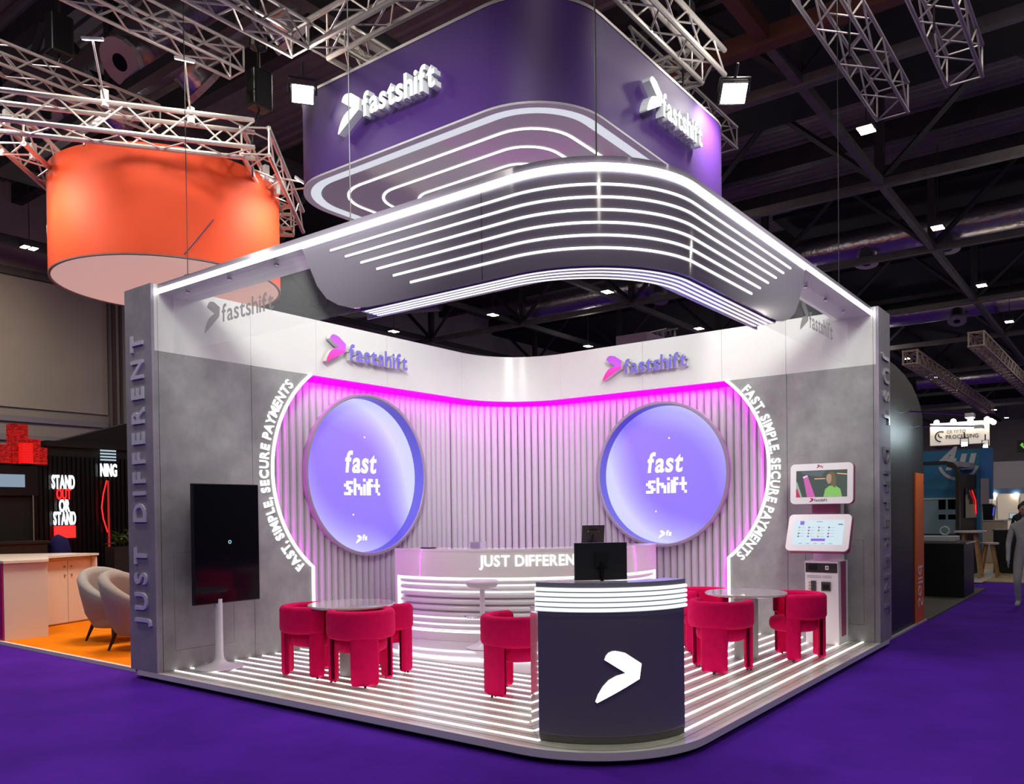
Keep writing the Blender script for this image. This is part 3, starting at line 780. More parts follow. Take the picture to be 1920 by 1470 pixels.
for p_ in ((4.75, .6, 6.7), (1.9, 4.9, 6.85)):
    l_ = bpy.data.lights.new('flood_spill', 'POINT'); l_.energy = 28; l_.shadow_soft_size = .06; l_.color = (1, .93, .85)
    o_ = bpy.data.objects.new('flood_spill', l_); COL.objects.link(o_); o_.location = p_

# black chain hoists
def hoist(label, p, top, s=1.0, hook=.0):
    t = thing('chain_hoist', label, 'hoist', p)
    x, y, z = p
    bm = B(); box(bm, x - .14 * s, x + .14 * s, y - .11 * s, y + .11 * s, z, z + .5 * s, bevel=.03); obj('motor', bm, BLACK, t)
    bm = B(); tube(bm, [(x, y, z + .5 * s), (x, y, top)], .02, 6); obj('chain', bm, BLACK, t)
    bm = B(); lathe(bm, [(.02, 0), (.11 * s, .05), (.11 * s, .2 * s), (.02, .26 * s)], (x, y), 12, base=z + .75 * s); obj('hook_block', bm, BLACK, t)
    bm = B(); tube(bm, [(x, y, z), (x + .12, y, z - .35), (x + .12, y, z - .9)], .012, 6); obj('sling', bm, BLACK, t)
hoist('black chain hoist hanging between the orange drum and the purple banner', (4.2, -.75, 7.05), 9.5)
hoist('black hoist bag hanging at the far upper left above the drum truss', (5.4, -3.6, 8.2), 10.5, 1.1)
hoist('black hoist above the right flood light of the banner', (1.5, 4.0, 7.6), 9.5, .7)
hoist('black hoist clamped to the truss left of the double hall light', (.3, 5.6, 8.1), 9.6, .8)
hoist('black hoist clamped to the truss in the upper right corner', (.2, 6.5, 8.1), 9.6, .8)
# suspension wires with clamps
def wire(label, x, y, z0, z1, r=.005):
    t = thing('suspension_wire', label, 'cable', (x, y, z0))
    bm = B(); tube(bm, [(x, y, z0), (x, y, z1)], r, 5); obj('rope', bm, BLACK, t)
    bm = B(); box(bm, x - .02, x + .02, y - .05, y + .05, z0 - .01, z0 + .04, bevel=.008); obj('clamp', bm, CHROME, t)
wire('thin steel wire to the left end of the canopy beam', 6.0, .45, H, 9.4)
wire('thin steel wire to the canopy beam below the banner left corner', 5.95, 2.9, H, 9.4)
wire('thin steel wire to the curved corner of the canopy', 5.55, 5.15, H, 9.4, .007)
wire('thin steel wire to the right part of the canopy beam', .75, 5.55, H, 9.4)

# ================================================================ furniture on the stand
def slab_arc(bm, R, th, a0, a1, z0, z1, n, rnd=.03, capseg=3):
    """upholstered slab bent round a circle, rounded all over; angles in degrees, 0 = chair back (+x)"""
    hw, hz = th / 2, (z1 - z0) / 2; zc = (z0 + z1) / 2; r = min(rnd, hw * .95, hz * .95)
    prof = []
    for cx, cz, b0 in ((hw - r, hz - r, 0), (-hw + r, hz - r, 90), (-hw + r, -hz + r, 180), (hw - r, -hz + r, 270)):
        for k in range(4):
            t = math.radians(b0 + 30 * k); prof.append((cx + r * math.cos(t), cz + r * math.sin(t)))
    rings = []; da = math.degrees(r / R)
    angs = [(a0, .0), (a0 + da * .13, .5), (a0 + da * .5, .87)] + [(a0 + da + (a1 - a0 - 2 * da) * i / n, 1) for i in range(n + 1)] + [(a1 - da * .5, .87), (a1 - da * .13, .5), (a1, .0)]
    for ang, k in angs:
        t = math.radians(ang); ring = []
        for o, z in prof:
            oo = o - math.copysign(r * (1 - k), o); zz = z - math.copysign(r * (1 - k), z)
            ring.append(bm.verts.new(((R + oo) * math.cos(t), (R + oo) * math.sin(t), zc + zz)))
        rings.append(ring)
    for A, C in zip(rings, rings[1:]):
        for k in range(len(prof)): bm.faces.new((A[k], A[(k + 1) % len(prof)], C[(k + 1) % len(prof)], C[k]))
    bm.faces.new(rings[0]); bm.faces.new(rings[-1])
    return bm
def make_chair():
    t = thing('barrel_chair', 'x', 'chair', (0, 0, 0), 'magenta velvet barrel chairs')
    R, th = .285, .105
    bm = B(); slab_arc(bm, R, th, -124, 124, .455, .735, 34, .045); obj('backrest', bm, VELVET, t, True, 60)
    bm = B(); slab_arc(bm, R - .004, .085, -27, 27, .015, .52, 10, .03); obj('leg', bm, VELVET, t, True, 60)
    for a0 in (-123, 93):
        bm = B(); slab_arc(bm, R - .004, .085, a0, a0 + 30, .015, .52, 6, .03); obj('leg', bm, VELVET, t, True, 60)
    bm = B(); lathe(bm, [(.10, .31), (.215, .315), (.25, .335), (.262, .375), (.262, .41), (.25, .445), (.215, .465), (.10, .472)], (-.02, 0), 36); obj('seat', bm, VELVET, t, True, 60)
    bm = B()
    for aa in (0, 108, -108):
        for rr in (-.02, .02):
            lathe(bm, [(.012, 0), (.012, .02)], ((R + rr) * math.cos(math.radians(aa)), (R + rr) * math.sin(math.radians(aa))), 8)
    o = obj('glide', bm, BLACK, t)
    return t
ch = make_chair(); used = [False]
def chair(x, y, face, label):
    """face: plan angle in degrees the sitter looks to"""
    o = ch if not used[0] else tree_copy(ch); used[0] = True
    o.location = (x, y, P + .004); o.rotation_euler = (0, 0, math.radians(face + 180)); o['label'] = label
chair(5.24, 1.44, 130, 'magenta velvet chair at left table, nearest the standing screen')
chair(5.25, 2.19, 234, 'magenta velvet chair at left table with its back to the viewer')
chair(4.66, 1.93, 165, 'magenta velvet chair at left table, nearest the white bar')
chair(4.76, 3.76, 168, 'single magenta velvet chair just left of the dark front counter')
chair(2.66, 4.86, 189, 'magenta velvet chair at right table with its back to the viewer')
chair(1.55, 5.27, 303, 'magenta velvet chair at right table in front of the kiosk')
chair(1.66, 4.20, 73, 'magenta velvet chair at right table half hidden behind the counter')

# round tables with ribbed pedestals
def make_table():
    t = thing('round_table', 'x', 'table', (0, 0, 0), 'round white tables')
    bm = B(); lathe(bm, [(.3, .715), (.435, .718), (.45, .726), (.45, .740), (.444, .747), (.3, .748)], (0, 0), 64); obj('tabletop', bm, mat('table_white', (.66, .64, .63), .06, coat=.5), t, True, 35)
    bm = B(); prof = []
    n = 44
    for k in range(n * 2):
        r = .133 if k % 2 else .124; prof.append((r * math.cos(PI * k / n), r * math.sin(PI * k / n)))
    prism(bm, prof, lambda a, b, d: (a, b, d), 0, .715); obj('ribbed_pedestal', bm, mat('pedestal_grey', (.42, .42, .42), .4), t)
    return t
tb = make_table(); tb.location = (5.02, 1.80, P); tb['label'] = 'round white table on a ribbed pedestal, left among three chairs'
o = tree_copy(tb); o.location = (1.86, 4.82, P); o['label'] = 'round white table on a ribbed pedestal, right near the kiosk'
o = tree_copy(tb); o.location = (4.10, 4.02, P); o['label'] = 'round white table mostly hidden behind the front counter'

# front counter
M = Vector((5.553, 5.243)); nf = Vector((.7071, .7071)); lf = Vector((-.7071, .7071)); RCN, HC = .847, .555; SAG = RCN - math.sqrt(RCN ** 2 - HC ** 2)
fc = thing('front_counter', 'dark glossy curved reception counter with glowing bands and a white arrow at the stand corner', 'counter', (M.x, M.y, P))
CC = M - nf * (RCN - SAG)
def cpt(lat, d, z):     # lat: sideways distance, d: outwards from the curved front
    t = math.asin(max(-1, min(1, lat / RCN))); q = CC + (nf * math.cos(t) + lf * math.sin(t)) * (RCN + d); return (q.x, q.y, z)
def fpt(lat, dep, z): q = M + lf * lat + nf * dep; return (q.x, q.y, z)
def front_path(w, n=28):
    out = []
    for i in range(n + 1):
        lat = -w + 2 * w * i / n; t = math.asin(lat / RCN); nn = nf * math.cos(t) + lf * math.sin(t); q = CC + nn * RCN; out.append((q.x, q.y, nn.x, nn.y))
    return out
bm = B(); sweep(bm, front_path(HC), rect_prof(-.04, 0, P + .052, 1.06)); obj('front_panel', bm, PLUM2, fc, True, 40)
bm = B(); sweep(bm, front_path(HC - .002), rect_prof(-.035, -.002, P + .003, P + .052)); obj('kick_plate', bm, mat('kick_grey', (.13, .125, .12), .3), fc, True, 40)
bm = B(); sweep(bm, front_path(HC + .01), rect_prof(-.16, .004, 1.045, 1.24)); obj('light_head', bm, mat('head_grey', (.22, .23, .24), .4), fc, True, 40)
for k in range(5):
    z = 1.066 + .0365 * k
    bm = B(); sweep(bm, front_path(HC + .012), [(.004, z - .0135), (.018, z - .0115), (.022, z), (.018, z + .0115), (.004, z + .0135)]); obj('glow_band', bm, LEDC, fc, True, 60)
bm = B(); sweep(bm, front_path(HC + .01), rect_prof(-.17, .006, 1.24, 1.262)); obj('top_ledge', bm, mat('ledge_grey', (.30, .31, .34), .15), fc, True, 40)
for s in (-1, 1):
    bm = B(); prism(bm, [(s * HC, -.02), (s * HC, -.375), (s * (HC - .03), -.375), (s * (HC - .03), -.02)], fpt, P + .003, 1.047)
    obj('side_panel', bm, mat('side_mirror_white', (.62, .62, .64), .05, metal=.55), fc)
bm = B(); prism(bm, [(-HC + .03, -.37), (HC - .03, -.37), (HC - .03, -.01), (-HC + .03, -.01)], fpt, 1.02, 1.044); obj('worktop', bm, WHITE, fc)
bm = B(); prism(bm, [(-HC + .03, -.05), (HC - .03, -.05), (HC - .03, -.02), (-HC + .03, -.02)], fpt, P, 1.02); obj('inner_panel', bm, WHITE, fc)
arrow(lambda x, y, d: cpt(-.178 + x, .001 + d, .402 + y), .338, .372, fc, glow('arrow_lit', (1, 1, .97), 2.4), WHITE, .012, bendcuts=8)

def monitor(label, base, face, w_, h_, tilt=0, mt=BLACK, zb=.0):
    """flat screen seen from behind; face: plan direction of the screen side"""
    t = thing('monitor', label, 'monitor', base)
    b = Vector(base); f = Vector((math.cos(math.radians(face)), math.sin(math.radians(face)), 0)); s = Vector((-f.y, f.x, 0))
    upv = (Vector((0, 0, 1)) * math.cos(math.radians(tilt)) - f * math.sin(math.radians(tilt))).normalized(); nv = s.cross(upv)
    T = lambda a, b_, d: tuple(b + Vector((0, 0, zb)) + s * a + upv * b_ + f * d)
    bm = B(); prism(bm, [(-w_ / 2, 0), (w_ / 2, 0), (w_ / 2, h_), (-w_ / 2, h_)], T, 0, .022); obj('casing', bm, mt, t)
    bm = B(); prism(bm, [(-w_ / 2 + .012, .012), (w_ / 2 - .012, .012), (w_ / 2 - .012, h_ - .012), (-w_ / 2 + .012, h_ - .012)], T, .0225, .024); obj('screen', bm, BLACKG, t)
    bm = B(); prism(bm, [(-.05, h_ * .35), (.05, h_ * .35), (.05, h_ * .72), (-.05, h_ * .72)], T, -.02, -.001); mp = obj('mount_plate', bm, mat('mount_black', (.012, .012, .013), .45), t)
    bm = B()
    for sx in (-.07, .07): prism(bm, [(sx + .005 * math.cos(k), h_ * .64 + .005 * math.sin(k)) for k in range(6)], T, -.004, -.0005)
    obj('screw', bm, CHROME, t)
    bm = B(); tube(bm, [T(0, h_ * .5, -.02), tuple(b + Vector((0, 0, .09)) - f * .04), tuple(b + Vector((0, 0, .012)) - f * .03)], .014, 8); obj('stand', bm, BLACK, t)
    bm = B(); lathe(bm, [(.085, 0), (.085, .008), (.05, .014)], (b.x - f.x * .03, b.y - f.y * .03), 24, base=b.z); obj('foot', bm, BLACK, t)
    return t
mq = M - nf * .20 + lf * (-.03)
monitor('black monitor seen from behind, standing on the dark front counter', (mq.x, mq.y, 1.045), 225, .41, .285, 0, mat('monitor_grey', (.03, .033, .036), .3), .205)

# back bar
BC, RBAR = Vector((.74, .74)), 2.2
bb = thing('back_bar', 'white curved bar with glowing horizontal tubes and lit JUST DIFFERENT lettering', 'counter', (2.3, 2.3, P + .022))
def bar_path(a0=-10, a1=100, n=50): return arc_pts(BC.x, BC.y, RBAR, a0, a1, n)
PB = P + .023
bm = B(); sweep(bm, bar_path(), rect_prof(-.05, 0, .94, 1.285)); obj('front_fascia', bm, mat('bar_white', (.78, .76, .75), .1, coat=.4), bb, True, 40)
bm = B(); sweep(bm, bar_path(), rect_prof(-.5, .006, 1.285, 1.31)); obj('worktop', bm, mat('bar_white', (.78, .76, .75), .1), bb, True, 40)
bm = B(); sweep(bm, bar_path(), rect_prof(-.05, .0, PB, .24)); obj('plinth', bm, mat('bar_white', (.78, .76, .75), .1), bb, True, 40)
bm = B(); sweep(bm, bar_path(), rect_prof(-.10, -.06, .24, .94)); obj('back_board', bm, mat('bar_back', (.5, .5, .5), .4), bb, True, 40)
nt_ = 8; z0, z1 = .245, .935; hh = (z1 - z0) / nt_
for k in range(nt_):
    zc = z0 + hh * (k + .5)
    prof = [(-.06, zc - hh * .42)] + [(-.055 + .05 * math.cos(math.radians(t)), zc + hh * .42 * math.sin(math.radians(t))) for t in range(-80, 81, 20)] + [(-.06, zc + hh * .42)]
    bm = B(); sweep(bm, bar_path(-8.6, 98.6), prof); obj('half_round_tube', bm, mat('tube_white', (.70, .69, .70), .16, coat=.3), bb, True, 60)
for zz in (.243, .938):
    bm = B(); sweep(bm, bar_path(-8.6, 98.6), rect_prof(-.028, .004, zz - .006, zz + .008)); obj('led_line', bm, glow('led_bar', (1, 1, 1), 2.2), bb)
for k in (1, 2, 6, 7):
    zc = z0 + hh * k
    bm = B(); sweep(bm, bar_path(-8.6, 98.6), rect_prof(-.058, -.03, zc - .004, zc + .004)); obj('led_line', bm, glow('led_bar_thin', (1, 1, 1), 1.5), bb)
for s in (-9.6, 99.2):
    bm = B(); sweep(bm, bar_path(s, s + .42, 2), rect_prof(-.04, .012, .25, .95)); obj('led_post', bm, glow('led_bar', (1, 1, 1), 2.2), bb)
for e in (-10, 100):
    t_ = math.radians(e); er = Vector((math.cos(t_), math.sin(t_))); et = Vector((-er.y, er.x)) * (-1 if e < 0 else 1)
    q0 = BC + er * RBAR
    bm = B(); prism(bm, [(0, 0), (-.5, 0), (-.5, .06), (0, .06)], lambda a, b, d: (q0.x + er.x * a + et.x * b, q0.y + er.y * a + et.y * b, d), PB, 1.31); obj('end_panel', bm, mat('bar_white', (.78, .76, .75), .1), bb)
def barpt(lat, y, d):
    t_ = math.radians(24.6) + lat / RBAR; return (BC.x + (RBAR + d) * math.cos(t_), BC.y + (RBAR + d) * math.sin(t_), 1.095 + y)
lettering('JUST DIFFERENT', barpt, 1.36, bb, glow('bar_letters', (1, 1, .95), 1.5), None, .012, .135, bold=.016, gap=.11, space=.30)
def on_bar(deg, back=.2): 
    t_ = math.radians(deg); return (BC.x + (RBAR - back) * math.cos(t_), BC.y + (RBAR - back) * math.sin(t_), 1.311)
t = thing('tablet', 'thin black tablet lying at the left end of the white bar', 'tablet', on_bar(1))
x, y, z = on_bar(1); bm = B(); box(bm, x - .06, x + .06, y - .09, y + .09, z, z + .012, bevel=.004); obj('case', bm, BLACK, t)
bm = B(); box(bm, x - .05, x + .05, y - .08, y + .08, z + .0125, z + .0135); obj('screen', bm, BLACKG, t)
x, y, z = on_bar(22, .25); t = thing('card_box', 'small clear box with dark cards standing on the white bar', 'box', (x, y, z))
bm = B(); box(bm, x - .06, x + .06, y - .10, y + .10, z, z + .09); obj('clear_case', bm, mat('clear_plastic', (.7, .6, .8), .05, alpha=.35), t)
bm = B(); box(bm, x - .04, x + .04, y - .09, y + .0, z + .002, z + .08); obj('dark_cards', bm, mat('dark_violet', (.02, .012, .05), .4), t)
x, y, z = on_bar(68, .22)
monitor('slanted black monitor seen from behind on the right half of the white bar', (x, y, z), 225, .30, .24, 14, BLACK, .05)

# bar stool
sx, sy = 3.06, 1.96
bs = thing('bar_stool', 'white round swivel bar stool on a trumpet foot before the bar', 'stool', (sx, sy, P + .023))
PBZ = P + .0235
bm = B(); lathe(bm, [(.20, 0), (.205, .006), (.19, .014), (.12, .035), (.06, .07), (.035, .11), (.03, .13)], (sx, sy), 36, base=PBZ); obj('base', bm, mat('stool_white', (.66, .63, .66), .12), bs, True, 50)
bm = B(); lathe(bm, [(.021, .10), (.021, .36)], (sx, sy), 20, base=PBZ); obj('gas_column', bm, CHROME, bs, True, 40)
bm = B(); lathe(bm, [(.031, .34), (.031, .745)], (sx, sy), 20, base=PBZ); obj('sleeve', bm, mat('stool_white', (.66, .63, .66), .12), bs, True, 40)
bm = B(); tube(bm, [(sx, sy, .50), (sx + .13, sy - .17, .51), (sx + .20, sy - .08, .51), (sx + .17, sy + .05, .51), (sx, sy, .49)], .011, 8); obj('foot_rest', bm, CHROME, bs, True)
bm = B(); lathe(bm, [(.10, .735), (.17, .75), (.198, .78), (.2, .805), (.185, .825), (.10, .833), (.02, .833)], (sx, sy), 40, base=PBZ); obj('seat', bm, mat('stool_seat', (.50, .46, .49), .4), bs, True, 50)
bm = B(); tube(bm, [(sx, sy, .85), (sx - .10, sy + .16, .835)], .006, 6); obj('lever', bm, CHROME, bs)

# screen on a pedestal
tv = thing('screen_stand', 'tall black upright screen on a white trumpet foot before the left wall', 'screen', (5.50, .27, P))
bm = B(); lathe(bm, [(.255, 0), (.26, .008), (.235, .018), (.15, .034), (.085, .058), (.055, .09), (.046, .13), (.043, .20), (.042, .76)], (5.585, .268), 40, base=P + .004); obj('pedestal', bm, mat('pedestal_white', (.72, .70, .72), .2), tv, True, 50)
bm = B(); box(bm, 5.066, 5.89, .24, .30, .815, 2.13, bevel=.006); obj('casing', bm, BLACK, tv)
bm = B(); box(bm, 5.076, 5.88, .3005, .302, .827, 2.12); obj('screen', bm, BLACKG, tv)
bm = B(); box(bm, 5.40, 5.64, .20, .24, .95, 1.5); obj('bracket', bm, BLACK, tv)
bm = B()
for k in range(20):
    t0, t1 = 2 * PI * k / 20, 2 * PI * (k + 1) / 20
    prism(bm, [(5.452 + r * math.cos(t), 1.487 + r * math.sin(t)) for r, t in ((.011, t0), (.021, t0), (.021, t1), (.011, t1))], WL, .302, .3035)
obj('screen_icon', bm, glow('icon_cyan', (.35, .75, .85), .7), tv)

# kiosk
ks = thing('payment_kiosk', 'white payment kiosk with two screens in front of the right wall', 'kiosk', (.3, 5.24, P))
KW = mat('kiosk_white', (.84, .83, .82), .25); KP = mat('kiosk_magenta', (.34, .02, .12), .3)
y0, y1 = 5.04, 5.44
bm = B(); prism(bm, [(.06, P + .004), (.45, P + .004), (.475, 1.13), (.06, 1.13)], lambda a, b, d: (a, d, b), y0, y1); obj('body', bm, KW, ks)
bm = B(); prism(bm, [(.16, P + .10), (.34, P + .10), (.37, 1.12), (.16, 1.12)], lambda a, b, d: (a, d, b), y1 + .001, y1 + .006); obj('side_stripe', bm, KP, ks)
kx = lambda z: .45 + .025 * (z - P) / 1.03 + .001
def kface(nm, a0, a1, z0, z1, mt, dd=.006, par=None):
    bm = B(); prism(bm, [(a0, z0), (a1, z0), (a1, z1), (a0, z1)], lambda a, b, d: (kx(b) + d, a, b), 0, dd); return obj(nm, bm, mt, par or ks)
kface('reader_strip', y0 + .01, y1 - .01, .99, 1.105, mat('kiosk_black', (.03, .03, .033), .35))
kface('receipt_slot', y0 + .05, y0 + .15, 1.02, 1.085, BLACK, .012)
kface('scanner_window', y0 + .25, y0 + .29, 1.025, 1.075, KW, .012); kface('scanner_lens', y0 + .265, y0 + .28, 1.04, 1.06, BLACK, .016)
kface('card_slot', y0 + .075, y0 + .135, .76, .885, mat('kiosk_slot', (.05, .06, .05), .4), .014)
kface('cash_slot', y0 + .20, y0 + .31, .765, .875, mat('kiosk_slot', (.05, .06, .05), .4), .014); kface('cash_mouth', y0 + .22, y0 + .295, .785, .845, BLACK, .018)
for zz in (.785, .825, .865):
    kface('coin_button', y0 + .047, y0 + .062, zz - .008, zz + .008, mat('brass', (.6, .38, .15), .3, metal=.7), .01)
for zz in (.925, .945):
    kface('notice_line', y0 + .025, y0 + .20, zz, zz + .006, mat('print_grey', (.25, .25, .27), .6), .002); kface('notice_line', y0 + .215, y0 + .32, zz, zz + .006, mat('print_grey', (.25, .25, .27), .6), .002)
kfn = lambda ox, oz: (lambda x, y, d: (kx(oz + y) + d, ox + x, oz + y))
arrow(kfn(y0 + .17, .60), .035, .042, ks, mat('logo_crimson', (.35, .01, .09), .4), None, .002); lettering('fs', kfn(y0 + .21, .605), .035, ks, mat('print_black', (.02, .02, .03), .5), None, .002, .035, bold=.02)
bm = B(); box(bm, .06, .20, 5.06, 5.40, 1.13, 2.0); obj('spine', bm, KW, ks)
bm = B(); box(bm, .2, .30, 5.08, 5.38, 1.72, 1.90); obj('neck', bm, mat('kiosk_pink', (.45, .16, .25), .4), ks)
# two round cornered screen heads
def rrect(w_, h_, r, n=6):
    out = []
    for cx, cy, b0 in ((w_ / 2 - r, h_ / 2 - r, 0), (-w_ / 2 + r, h_ / 2 - r, 90), (-w_ / 2 + r, -h_ / 2 + r, 180), (w_ / 2 - r, -h_ / 2 + r, 270)):
        for k in range(n + 1):
            t = math.radians(b0 + 90 * k / n); out.append((cx + r * math.cos(t), cy + r * math.sin(t)))
    return out
def head(ctr, tilt):
    ctr = Vector(ctr); ct, st_ = math.cos(math.radians(tilt)), math.sin(math.radians(tilt))
    return lambda a, b, d: (ctr.x - b * st_ + d * ct, ctr.y + a, ctr.z + b * ct + d * st_)
h1 = head((.43, 5.235, 2.085), 3); h2 = head((.50, 5.215, 1.48), 24)
for fn, nm, hh_ in ((h1, 'upper_head', .505), (h2, 'lower_head', .49)):
    bm = B(); prism(bm, rrect(.76, hh_, .055), fn, -.075, -.012); hd = obj(nm, bm, KP, ks)
    bm = B(); prism(bm, rrect(.755, hh_ - .005, .055), fn, -.0115, .012); obj('bezel', bm, KW, hd)
def quad(fn, x0, x1, y0_, y1_, mt, nm, par, d=.0135):
    bm = B(); prism(bm, [(x0, y0_), (x1, y0_), (x1, y1_), (x0, y1_)], fn, d - .001, d); return obj(nm, bm, mt, par)
sc1 = quad(h1, -.305, .31, -.165, .165, mat('ad_screen', (.02, .03, .03), .3, em=(.06, .075, .065), es=1.0), 'screen', ks)
E_ = lambda n, c, s=1.0: mat('ad_' + n, (.02, .02, .02), .4, em=c, es=s)
def poly(fn, pts, mt, nm, par, d):
    bm = B(); prism(bm, pts, fn, d - .0006, d); return obj(nm, bm, mt, par)
poly(h1, [(-.305, -.165), (-.23, -.165), (-.29, .02), (-.305, .03)], E_('green', (.30, .42, .36)), 'picture_patch', sc1, .0145)
poly(h1, [(-.305, -.165), (-.25, -.165), (-.29, -.06), (-.305, -.06)], E_('crimson', (.5, .02, .10)), 'picture_patch', sc1, .0152)
poly(h1, [(-.17, -.165), (-.07, -.165), (-.16, .09), (-.215, .07)], E_('pink', (.60, .12, .42)), 'picture_patch', sc1, .0149)
poly(h1, [(-.215, .07), (-.16, .09), (-.17, .11), (-.225, .09)], E_('lilac', (.75, .6, .85)), 'picture_patch', sc1, .0155)
poly(h1, [(-.235, .165), (.06, .165), (.0, .08), (-.12, .1), (-.235, .13)], E_('grey', (.10, .12, .13)), 'picture_patch', sc1, .0143)
poly(h1, [(.03, -.165), (.05, -.07), (.10, -.03), (.17, -.03), (.23, -.07), (.25, -.165)], E_('jacket', (.22, .50, .12)), 'picture_patch', sc1, .0150)
poly(h1, [(.085, .12), (.10, .14), (.135, .145), (.165, .12), (.18, .03), (.17, -.06), (.12, -.02), (.11, .05)], E_('hair', (.16, .11, .05)), 'picture_patch', sc1, .0153)
poly(h1, [(.07, .10), (.085, .115), (.12, .11), (.125, .04), (.11, .0), (.085, -.005), (.07, .03), (.06, .055)], E_('face', (.42, .26, .18)), 'picture_patch', sc1, .0157)
poly(h1, [(-.08, .055), (.05, .055), (.05, .065), (-.08, .065)], E_('lamp', (.9, .5, .2)), 'picture_patch', sc1, .0151)
poly(h1, [(.19, .115), (.31, .10), (.31, .112), (.19, .125)], E_('lamp', (.9, .5, .2)), 'picture_patch', sc1, .0151)
arrow(lambda x, y, d: h1(-.055 + x, .19 + y, .012 + d), .04, .045, ks, mat('logo_crimson', (.35, .01, .09), .4), None, .002); lettering('fs', lambda x, y, d: h1(-.01 + x, .195 + y, .012 + d), .032, ks, mat('logo_crimson', (.35, .01, .09), .4), None, .002, .03, bold=.02)
arrow(lambda x, y, d: h1(-.14 + x, -.232 + y, .012 + d), .052, .055, ks, mat('logo_crimson', (.35, .01, .09), .4), None, .002); lettering('fastshift', lambda x, y, d: h1(-.08 + x, -.22 + y, .012 + d), .155, ks, mat('print_black', (.02, .02, .03), .5), None, .002, .035, bold=.01)
sc2 = quad(h2, -.30, .30, -.165, .165, mat('touch_screen', (.1, .1, .1), .3, em=(.56, .72, .80), es=.95), 'screen', ks)
quad(h2, -.23, -.18, .10, .15, E_('violet', (.25, .10, .6)), 'app_badge', sc2, .0145)
quad(h2, -.075, .095, -.115, -.083, E_('violet', (.25, .10, .6)), 'button', sc2, .0145)
quad(h2, .23, .285, .10, .112, E_('navy', (.03, .06, .25)), 'button', sc2, .0145)
quad(h2, -.03, .04, .138, .146, E_('inkgrey', (.2, .25, .3)), 'caption', sc2, .0145)
cols = [(.1, .5, .3), (.1, .2, .4), (.5, .1, .2), (.05, .1, .3), (.7, .6, .1), (.4, .1, .2), (.1, .2, .3), (.3, .4, .7), (.1, .1, .25), (.6, .1, .1), (.6, .6, .1), (.4, .1, .1), (.15, .1, .3), (.05, .15, .6), (.1, .5, .3), (.05, .05, .4)]
for k in range(16):
    r_, c_ = divmod(k, 4); cx, cy = -.235 + .12 * c_, .065 - .04 * r_
    poly(h2, [(cx + .012 * math.cos(q * PI / 5), cy + .012 * math.sin(q * PI / 5)) for q in range(10)], E_('icon%d' % k, cols[k]), 'icon', sc2, .0145)
    quad(h2, cx + .02, cx + .07, cy - .003, cy + .003, E_('inkpale', (.4, .5, .55)), 'caption', sc2, .0145)
for k in range(5): quad(h2, -.22 + .09 * k, -.175 + .09 * k, -.15, -.144, E_('inkgrey', (.2, .25, .3)), 'caption', sc2, .0145)

# ================================================================ neighbour on the left: orange drum banner
dr = thing('drum_banner', 'big orange drum shaped hanging banner with a white underside at left', 'banner', (4.46, -2.5, 5.0))
dc, dR, dz0, dz1 = (4.46, -2.50), 1.50, 5.0, 6.38
circ = arc_pts(dc[0], dc[1], dR, 0, 360, 72)[:-1]
bm = B(); sweep(bm, circ, rect_prof(-.02, 0, dz0 + .015, dz1), closed=True); obj('fabric_side', bm, ORANGE, dr, True, 40)
bm = B(); sweep(bm, circ, rect_prof(-.03, .004, dz0, dz0 + .018), closed=True); obj('bottom_ring', bm, mat('ring_grey', (.2, .15, .15), .4), dr, True, 40)
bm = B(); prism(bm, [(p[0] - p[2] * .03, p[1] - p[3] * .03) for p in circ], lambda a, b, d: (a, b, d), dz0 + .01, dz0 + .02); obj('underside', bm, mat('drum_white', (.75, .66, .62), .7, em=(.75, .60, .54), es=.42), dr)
for a_ in (20, 110, 200, 290):
    x, y = dc[0] + dR * math.cos(math.radians(a_)), dc[1] + dR * math.sin(math.radians(a_))
    bm = B(); tube(bm, [(x, y, dz1 - .02), (x, y, 6.5)], .012, 6); obj('hanger', bm, ALU, dr)
ang0 = math.radians(-33)
def drumpt(x, y, d): 
    t = ang0 + x / dR; return (dc[0] + (dR + d) * math.cos(t), dc[1] + (dR + d) * math.sin(t), 5.52 + y)
lettering('o', drumpt, .22, dr, mat('drum_letter', (.8, .76, .74), .5), None, .004, .22, bold=.02)
bm = B()
dpt = lambda deg, z: (dc[0] + (dR + .003) * math.cos(math.radians(deg)), dc[1] + (dR + .003) * math.sin(math.radians(deg)), z)
tube(bm, [dpt(66 + 14 * k / 8, 5.05 + .50 * k / 8) for k in range(9)], .008, 5); obj('printed_line', bm, mat('line_violet', (.12, .03, .10), .5), dr)
def lamp_arm(label, foot, head_, tgt):
    t = thing('arm_light', label, 'spotlight', foot)
    bm = B(); tube(bm, [foot, head_], .012, 6); obj('arm', bm, ALU, t)
    f = Vector(foot); bm = B(); box(bm, f.x - .035, f.x + .035, f.y - .035, f.y + .035, f.z - .06, f.z + .14, bevel=.01); obj('driver', bm, WHITEM, t)
    h = Vector(head_); d = (Vector(tgt) - h).normalized(); q = d.to_track_quat('Z', 'Y').to_matrix(); T = lambda a, b, c: tuple(h + q @ Vector((a, b, c)))
    bm = B(); prism(bm, [(-.11, -.035), (.11, -.035), (.11, .035), (-.11, .035)], T, -.03, 0); obj('head', bm, WHITEM, t)
    bm = B(); prism(bm, [(-.10, -.03), (.10, -.03), (.10, .03), (-.10, .03)], T, .001, .004); obj('lens', bm, glow('lamp_warm', (1, .93, .82), 26), t)
    return t
